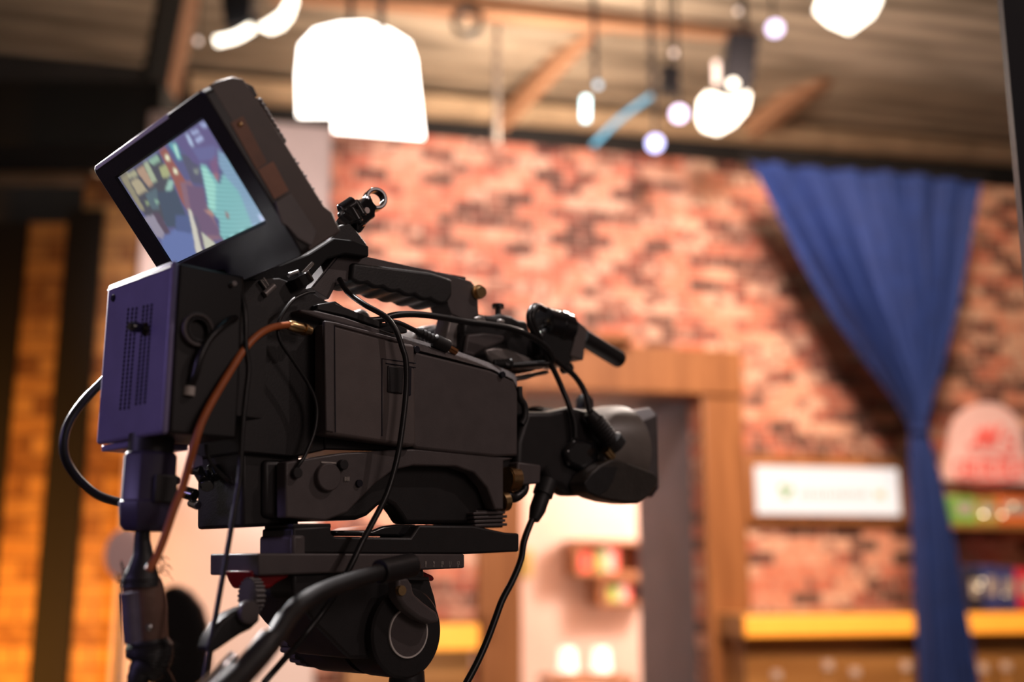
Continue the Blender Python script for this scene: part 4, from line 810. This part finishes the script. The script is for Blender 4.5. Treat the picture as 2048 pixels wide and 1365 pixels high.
# bracket under the monitor
part('tilt_bracket', M['black'], MON, [([(420, 540), (560, 530), (618, 508), (668, 476), (705, 480), (738, 492), (738, 514), (690, 508), (655, 518), (628, 548), (606, 590), (560, 596), (470, 590), (455, 560)], .045, .085)], .0015)
bm = newbm(); cyl(bm, S(*q1('m5', 700, 450), .03), S(*q1('m5', 770, 580), .03), .012, 24); link('bracket_knob', bm, M['gloss'], MON, bevel=.001)
for a, b_2, rr, m in (((250, 500), (320, 600), .0016, 'chrome'), ((285, 475), (350, 570), .0016, 'chrome'), ((300, 680), (420, 570), .003, 'steel'), ((600, 440), (720, 400), .0022, 'chrome'), ((775, 420), (900, 290), .0018, 'chrome')):
    bm = newbm(); cyl(bm, S(*q1('m5', *a), .03), S(*q1('m5', *b_2), .03), rr, 12); link('bracket_rod', bm, M[m], MON)

# ------------------------------------------------------------------ cables
def cable(name, label, k, pts, l, r, m='cable', cat='cable', ext=None):
    P = []
    for i, p in enumerate(pts):
        ll = p[2] if len(p) > 2 else l; P.append(S(*q1(k, p[0], p[1]), ll))
    if ext: P += ext
    bm = newbm(); tube(bm, P, r, 8, 12); o = link(name, bm, M[m], None, Matrix.Translation(min(P, key=lambda v: v.z))); return tag(o, label, cat)
cable('cable', 'thick black cable looping out left of the control box', 'p', [(215, 752), (203, 766), (165, 805), (137, 848), (127, 888), (134, 925), (160, 962), (198, 992), (243, 1006), (262, 1006)], .115, .0036)
oc = thing('coax_cable', 'orange coaxial cable arching down from a brass plug', 'cable', S(*q1('c6', 300, 690), -.012))
bm = newbm(); tube(bm, [S(*q1('c2', x, y), l) for x, y, l in [(1478, 466, .012), (1380, 482, .004), (1290, 530, -.004), (1200, 625, -.010), (1110, 765, -.014), (1020, 915, -.016), (945, 1060, -.018), (895, 1210, -.018)]]+[S(*q1('c6', x, y), -.012) for x, y in [(450, 300), (400, 430), (345, 590), (300, 700), (260, 760)]], .0030, 8, 14); link('cable_jacket', bm, M['cable_orange'], oc)
bm = newbm(); a = S(*q1('c2', 1478, 466), .012); b = S(*q1('c2', 1635, 510), .016); lathe(bm, a, b-a, [(0, .0035), (.002, .0045), (.0135, .0048), (.0138, .0035), (.0165, .0035), (.0167, .0052), (.020, .0052), (.0203, .004), (.024, .0042)], 24); link('plug', bm, M['brass'], oc)
cable('cable', 'black cable hanging from the handle across the camera side', 'p', [(679, 559, .055), (695, 584, .04), (728, 609, .02), (771, 634, .006), (793, 664, .0), (805, 697, -.003), (812, 725, -.004), (812, 785, -.004), (802, 873, -.004), (791, 931, -.004), (773, 990, -.004), (744, 1048, -.006), (725, 1083, -.008), (700, 1135, -.008), (670, 1190, -.004), (640, 1232, .0), (606, 1276, -.004), (570, 1318, -.01), (528, 1366, -.02)], 0, .0026)
cable('cable', 'black cable arching forward from the camera top to the microphone side', 'c3', [(350, 690, .03), (430, 740, .03), (520, 775, .03), (600, 776, .03), (700, 748, .03), (830, 746, .03), (950, 762, .03), (1080, 785, .03), (1200, 800, .028), (1320, 820, .026), (1430, 860, .024), (1520, 920, .024), (1560, 980, .026), (1550, 1012, .03), (1480, 1020, .035), (1340, 1028, .038), (1300, 1026, .04)], .03, .0032)
bm = newbm(); a = S(*q1('m6', 1060, 890), .038); b = S(*q1('m6', 900, 885), .045); lathe(bm, a, b-a, [(0, .0035), (.001, .0055)]+[(.002+.0022*k, .0062-.0005*(k % 2)-.0002*k) for k in range(9)], 20); tag(link('cable_plug', bm, M['rubber'], None), 'ribbed plug at the end of the arching cable', 'plug')
cable('cable', 'cable curling round the microphone clamp and dropping behind the lens', 'c5', [(300, 100, .03), (262, 95, .028), (232, 140, .026), (236, 200, .026), (262, 260, .028), (310, 330, .03), (340, 400, .03), (385, 490, .03), (430, 590, .028), (470, 690, .024), (500, 790, .022), (505, 880, .022)], .03, .0030)
cable('cable', 'cable loop from the clamp running down to the lens strain relief', 'c5', [(330, 120, .028), (280, 100, .026), (250, 150, .025), (262, 215, .026), (300, 290, .028), (360, 390, .03), (430, 450, .03), (500, 510, .028), (555, 590, .025), (580, 670, .022), (592, 750, .018)], .03, .0032)
cable('cable', 'thin black cable curving down across the dark rear housing', 'c2', [(1640, 262, .02), (1590, 270, .02), (1510, 310, .018), (1450, 385, .015), (1415, 470, .014), (1430, 570, .014), (1510, 690, .014), (1600, 830, .014), (1652, 960, .014), (1645, 1110, .014), (1590, 1260, .014), (1540, 1340, .015), (1515, 1380, .018)], .02, .0016)
cable('cable', 'long thin cable falling in front of the control box past the plate', 'c2', [(1120, 180, .0), (1170, 230, -.006), (1200, 320, -.01), (1212, 440, -.012), (1215, 600, -.012), (1232, 740, -.012), (1215, 900, -.012), (1195, 1100, -.012), (1180, 1360, -.012), (1172, 1440, -.012), (1145, 1600, -.013), (1112, 1800, -.014), (1075, 2010, -.015), (1030, 2260, -.016), (985, 2500, -.018), (950, 2700, -.02)], 0, .0021)
cable('cable', 'short glossy cable arcing beside the control box to a white tip', 'c2', [(1165, 418, -.004), (1110, 440, -.014), (1050, 490, -.018), (985, 560, -.018), (930, 670, -.018), (900, 780, -.016), (868, 850, -.012)], 0, .0030)
bm = newbm(); cyl(bm, S(*q1('c2', 866, 850), -.012), S(*q1('c2', 860, 905), -.012), .0042, 16); tag(link('cable_tip', bm, M['mark'], None), 'white tip of the short cable beside the control box', 'plug')
cable('cable', 'thin cable curving under the control box towards the connectors', 'm7', [(630, 60, .02), (640, 180, .02), (690, 310, .02), (790, 430, .02), (900, 530, .022), (980, 600, .03)], .02, .0016)
lcb = thing('cable', 'black cable dropping from under the lens to the bottom edge', 'cable', S(930, 1368, .03))
bm = newbm(); tube(bm, [S(*p, .03) for p in [(1074, 1020), (1060, 1050), (1048, 1085), (1042, 1120), (1026, 1160), (1005, 1200), (990, 1240), (975, 1280), (955, 1325), (930, 1372)]], .0034, 8, 12); link('cable_jacket', bm, M['cable'], lcb)
bm = newbm(); a = S(1095, 962, .03); b = S(1066, 1045, .03); d = b-a; tube(bm, [a, a+d*.35, a+d*.36, a+d*.7, a+d*.95], lambda t: (.0105 if t < .5 else .0085 if t < .8 else .0055), 1, 20, False); link('plug', bm, M['rubber'], lcb)
cable('cable', 'short cable loop below the lens mount connectors', 'c5', [(90, 1245), (110, 1225), (140, 1235), (165, 1225), (200, 1190), (205, 1150), (200, 1120)], .03, .0050)
jb = thing('cable', 'cable with a ribbed jack lying on the camera top edge', 'cable', S(*q1('c4', 1000, 300), .02))
bm = newbm(); tube(bm, [S(*q1('c4', x, y), .022) for x, y in [(800, 170), (860, 180), (920, 205), (980, 235)]], .0024, 6, 10); link('cable_jacket', bm, M['cable'], jb)
bm = newbm(); a = S(*q1('c4', 965, 225), .022); b = S(*q1('c4', 1130, 310), .022); d = b-a; lathe(bm, a, d, [(0, .003)]+[(d.length*(.05+.06*k), .0040+.0012*(k % 2)) for k in range(9)]+[(d.length*.58, .0062), (d.length, .0068), (d.length*1.02, .004)], 20); link('jack_sleeve', bm, M['rubber'], jb)
bm = newbm(); a = S(*q1('c4', 1133, 312), .022); b = S(*q1('c4', 1180, 340), .022); cyl(bm, a, b, .0032, 16); link('jack_tip', bm, mat('copper', (.6, .28, .12), .3, 1), jb)

# ------------------------------------------------------------------ cable bundle with plug hanging below the control box
CBN = thing('cable_bundle', 'taped cable bundle with a big violet-lit plug below the control box', 'cable', S(*q1('c6', 200, 1365), .03))
def c6p(pts): return q('c6', pts)
pc = S(296, 985, .035); pr = .0205
zt, zb_ = S(296, 906, .035).z-pc.z, S(296, 1064, .035).z-pc.z
bm = newbm(); lathe(bm, pc+RU*zt, -RU, [(0, pr*.9), (.003, pr), ((zt-zb_)*.62, pr), ((zt-zb_)*.63, pr*1.08), ((zt-zb_)*.92, pr*.98), (zt-zb_, pr*.78)], 8); link('plug_housing', bm, mat('violet_tinted_plug', (.060, .050, .10), .4, 0, .1, 40), CBN, bevel=.0015, sharp=50)  # violet light on the black plug is mixed into its colour
bm = newbm(); pbox(bm, pc+RU*(zb_*.3)-RF*.006-RL*(pr+.003), RF*.018, RL*.004, RU*(zt*.7)); link('plug_cover', bm, M['body_dark'], CBN, bevel=.001)
bm = newbm(); cyl(bm, pc+RU*zt, pc+RU*(zt+.014), .017, 28); link('plug_neck', bm, M['body_dark'], CBN)
def bundle(name, pts, m, l=.03, jitter=0):
    bm = newbm(); P = [S(*q1('c6', x, y), l) for x, y, w in pts]; Rr = [w/2/2.703*(P[i]-EYE).dot(FW)/FPX for i, (x, y, w) in enumerate(pts)]; nseg = len(pts)-1
    def rad(t):
        x = t*nseg; i = min(int(x), nseg-1); f = x-i; return (Rr[i]*(1-f)+Rr[i+1]*f)*(1+jitter*math.sin(x*17))
    tube(bm, P, rad, 6, 20); return link(name, bm, m, CBN)
bundle('taped_neck', [(230, 540, 80), (228, 600, 84), (232, 670, 105), (228, 740, 150), (222, 800, 195), (220, 850, 205)], M['rubber'], .03, .02)
bundle('sleeve', [(225, 830, 205), (240, 900, 220), (248, 980, 225), (252, 1060, 215), (255, 1130, 215), (258, 1180, 220)], M['sleeve'], .032, .01)
bundle('black_tape', [(262, 1130, 200), (264, 1170, 245), (266, 1220, 250), (252, 1280, 225), (210, 1330, 120), (205, 1400, 110)], M['rubber'], .03, .03)
bm = newbm(); tube(bm, [S(*q1('c6', x, y), .012) for x, y in [(158, 880), (166, 980), (172, 1080), (178, 1150)]], .0065, 5, 16); link('sleeve_highlight_strip', bm, M['sleeve_highlight'], CBN)  # pale tube stands in for the violet highlight along the sleeve
bm = newbm(); sphere(bm, S(*q1('c6', 266, 1068), .0075), .0028); link('shiny_rivet', bm, M['chrome'], CBN)
bm = newbm(); rnd = random.Random(3)
for cx, cy, ang, n in ((130, 790, 180, 16), (330, 740, 0, 14), (385, 1190, 10, 22), (300, 720, -20, 6)):
    for k in range(n):
        x0 = cx+rnd.uniform(-15, 15); y0 = cy+rnd.uniform(-50, 50); g = math.radians(ang+rnd.uniform(-70, 70)); ln = rnd.uniform(20, 65)
        tube(bm, [S(*q1('c6', x0, y0), .02), S(*q1('c6', x0+ln*.5*math.cos(g), y0+ln*.5*math.sin(g)), .02), S(*q1('c6', x0+ln*math.cos(g+.5), y0+ln*math.sin(g+.5)), .02)], .00025, 2, 4)
link('loose_threads', bm, M['rubber'], CBN)['kind'] = 'stuff'
bm = newbm(); tube(bm, [S(*q1('c6', x, y), .02) for x, y in [(310, 1240), (345, 1290), (375, 1340), (400, 1400)]], .0022, 5, 10); link('thin_lead', bm, M['cable'], CBN)

# ------------------------------------------------------------------ tripod with fluid head
base = S(780, 1365, .07); TR = thing('tripod', 'black tripod with fluid head carrying the broadcast camera', 'tripod', (base.x, base.y, 0))
def c7p(pts): return q('c7', pts)
part('camera_plate', M['body_dark'], TR, [(c7p([(560, 108), (790, 96), (795, 150), (820, 162), (1270, 168), (1320, 92), (1650, 96), (1845, 138), (1925, 142), (1925, 254), (1600, 269), (560, 268)]), .018, .066)], .002)
part('plate_riser', M['body_dark'], TR, [(c7p([(560, 84), (790, 84), (792, 112), (560, 112)]), .022, .066)], .001)
part('plate_top_pad', M['gloss'], TR, [(c7p([(800, 125), (1040, 125), (1100, 100), (1190, 88), (1310, 90), (1265, 160), (830, 158)]), .03, .10)], .002)
part('plate_block', M['body'], TR, [(c7p([(556, 150), (640, 150), (640, 372), (556, 366)]), .0165, .068)], .003)
part('sliding_plate', M['body'], TR, [(c7p([(350, 262), (1595, 268), (1595, 352), (1380, 362), (350, 398)]), .014, .090)], .0015)
bm = newbm()
for k in range(8):
    x = 1215+48.5*k; rp(bm, c7p([(x-1.5, 333), (x+1.5, 333), (x+1.5, 348), (x-1.5, 348)]), .0136, .0139)
link('scale_ticks', bm, M['mark'], TR)
for k in range(8):
    cu = bpy.data.curves.new('n', 'FONT'); cu.body = str(5+k); cu.size = .0042; cu.align_x = 'CENTER'; cu.extrude = .0001
    to = bpy.data.objects.new('n', cu); COL.objects.link(to); bpy.context.view_layer.update(); me = bpy.data.meshes.new_from_object(to.evaluated_get(bpy.context.evaluated_depsgraph_get())); bpy.data.objects.remove(to)
    bm = newbm(); bm.from_mesh(me); R3 = Matrix((RF, RU, -RL)).transposed().to_4x4(); R3.translation = S(*q1('c7', 1215+48.5*k, 331), .0136); bm.transform(R3)
    if k == 0: allb = newbm()
    tmp = bpy.data.meshes.new('t'); bm.to_mesh(tmp); allb.from_mesh(tmp); bm.free()
link('scale_numbers', allb, M['mark'], TR, clean=False)
part('red_release_lever', M['red'], TR, [(c7p([(300, 368), (545, 372), (540, 405), (470, 440), (425, 475), (350, 480), (322, 430)]), .02, .06)], .003, 3)
part('red_lock_lever', M['red'], TR, [(c7p([(1330, 372), (1352, 375), (1400, 396), (1414, 412), (1408, 430), (1385, 430), (1350, 405)]), .03, .045)], .002, 3)
part('head_bracket', M['body_dark'], TR, [(c7p([(560, 350), (1352, 352), (1355, 402), (1385, 412), (1420, 530), (1450, 690), (1440, 800), (1200, 900), (900, 900), (700, 700), (560, 520)]), .02, .10)], .004, 3)
part('bracket_ledge', M['gloss'], TR, [(c7p([(1215, 402), (1382, 404), (1384, 432), (1230, 430)]), .012, .03)], .001)
def c7S(x, y, l): return S(*q1('c7', x, y), l)
dc = c7S(1252, 742, .010); R_ = .0385
bm = newbm(); lathe(bm, dc, RL, [(0, R_*.95), (.002, R_), (.040, R_), (.0401, R_*.9), (.050, R_*.9), (.0501, R_*.98), (.115, R_*1.02), (.118, R_*.9), (.155, R_*.9), (.160, R_*.84)], 64); link('fluid_drum', bm, M['body_dark'], TR)
bm = newbm(); annulus(bm, dc-RL*.0016, RL, .0214, .0200, .0018, 64); link('chrome_ring', bm, M['ringlit'], TR)
bm = newbm(); lathe(bm, dc-RL*.0012, RL, [(0, .0202), (.0014, .0203)], 48); link('drum_cap', bm, M['body'], TR)
bm = newbm()
for k in range(30):
    g = 2*math.pi*k/30; ax, x, y = frame_of(RL); c = dc+RL*.135+(x*math.cos(g)+y*math.sin(g))*R_*.9; cyl(bm, c, c+RL*.018, .003, 8)
link('knurled_dial', bm, M['body'], TR)
cA, cB = c7S(1285, 880, .01), c7S(1440, 690, .01)
part('pan_arm_joint', M['body'], TR, [(c7p([(1190, 405), (1255, 410), (1280, 450), (1290, 505), (1350, 560), (1432, 620), (1448, 680), (1390, 690), (1320, 660), (1240, 600), (1190, 530)]), -.006, .009)], .003, 3)
bm = newbm(); c = c7S(1220, 488, -.008); lathe(bm, c, RL, [(0, .0042), (.004, .0048)], 20); js = link('joint_bolt', bm, M['brass'], TR); bm = newbm(); lathe(bm, c-RL*.0008, RL, [(0, .0018), (.001, .0018)], 6); link('bolt_socket', bm, M['hole'], js)
pb = [(1190, 352, .90), (1100, 372, .885), (1000, 402, .865), (880, 440, .84), (740, 492, .81), (610, 566, .785), (520, 660, .76), (455, 760, .74), (370, 870, .72), (270, 975, .70), (170, 1070, .68), (0, 1220, .65), (-180, 1380, .62)]
P = [at(*q1('c7', x, y), t) for x, y, t in pb]
bm = newbm(); tube(bm, P, .0068, 8, 24); link('pan_bar', bm, M['rubber'], TR)
bm = newbm(); d = (P[1]-P[0]).normalized(); cyl(bm, P[0]-d*.018, P[0]+d*.022, .0100, 28); link('pan_bar_clamp', bm, M['body_dark'], TR, bevel=.001)
bm = newbm(); tube(bm, [at(*q1('c7', x, y), t) for x, y, t in [(420, 790, .735), (350, 880, .72), (255, 985, .70), (150, 1085, .68), (-20, 1235, .65)]], .0088, 6, 24); link('foam_grip', bm, M['body_dark'], TR)
bm = newbm(); tube(bm, [at(*q1('c7', x, y), t) for x, y, t in [(200, 880, .745), (110, 975, .73), (20, 1060, .71), (-60, 1140, .69)]], .0034, 5, 14); link('pan_bar_highlight', bm, M['chrome'], TR)  # bright tube stands in for the rim-lit edge of the pan bar
part('lock_handle', M['rubber'], TR, [(c6p([(575, 1192), (600, 1120), (650, 1040), (710, 990), (780, 960), (850, 950), (870, 1030), (820, 1080), (760, 1110), (700, 1150), (640, 1192), (600, 1212)]), -.02, -.004)], .004, 3)
bm = newbm(); c = S(*q1('c6', 814, 988), -.026); lathe(bm, c, RL, [(0, .0078), (.001, .0085), (.006, .0085)], 28); lk = link('lock_knob', bm, M['body'], TR); bm = newbm(); sphere(bm, c, .0024); link('lock_screw', bm, M['chrome'], lk)
bm = newbm(); c = S(*q1('c6', 795, 900), .02)
lathe(bm, c, RF, [(0, .013), (.008, .013)], 30)
for k in range(22): g = 2*math.pi*k/22; cc = c+RL*.0135*math.cos(g)+RU*.0135*math.sin(g); cyl(bm, cc, cc+RF*.008, .0012, 6)
link('tilt_drag_knob', bm, M['body'], TR)
# bowl, legs
bm = newbm(); bt = c7S(1252, 742, .075); bz_ = bt.z-.04; lathe(bm, Vector((bt.x, bt.y, bz_+.006)), Vector((0, 0, -1)), [(0, .016), (.022, .018), (.04, .050), (.07, .052), (.075, .04), (.12, .028)], 40); link('bowl', bm, M['body_dark'], TR)
for k in range(3):
    g = math.radians(100+120*k); top = Vector((bt.x+.04*math.cos(g), bt.y+.04*math.sin(g), bz_-.06)); ft = Vector((bt.x+.42*math.cos(g), bt.y+.42*math.sin(g), .0)); d = ft-top
    bm = newbm(); cyl(bm, top, top+d*.55, .018, 16); cyl(bm, top+d*.5, ft+Vector((0, 0, .012)), .012, 16); lg = link('leg', bm, M['body_dark'], TR)
    bm = newbm(); cyl(bm, Vector((ft.x, ft.y, 0)), Vector((ft.x, ft.y, .02)), .025, 16); link('rubber_foot', bm, M['rubber'], lg)
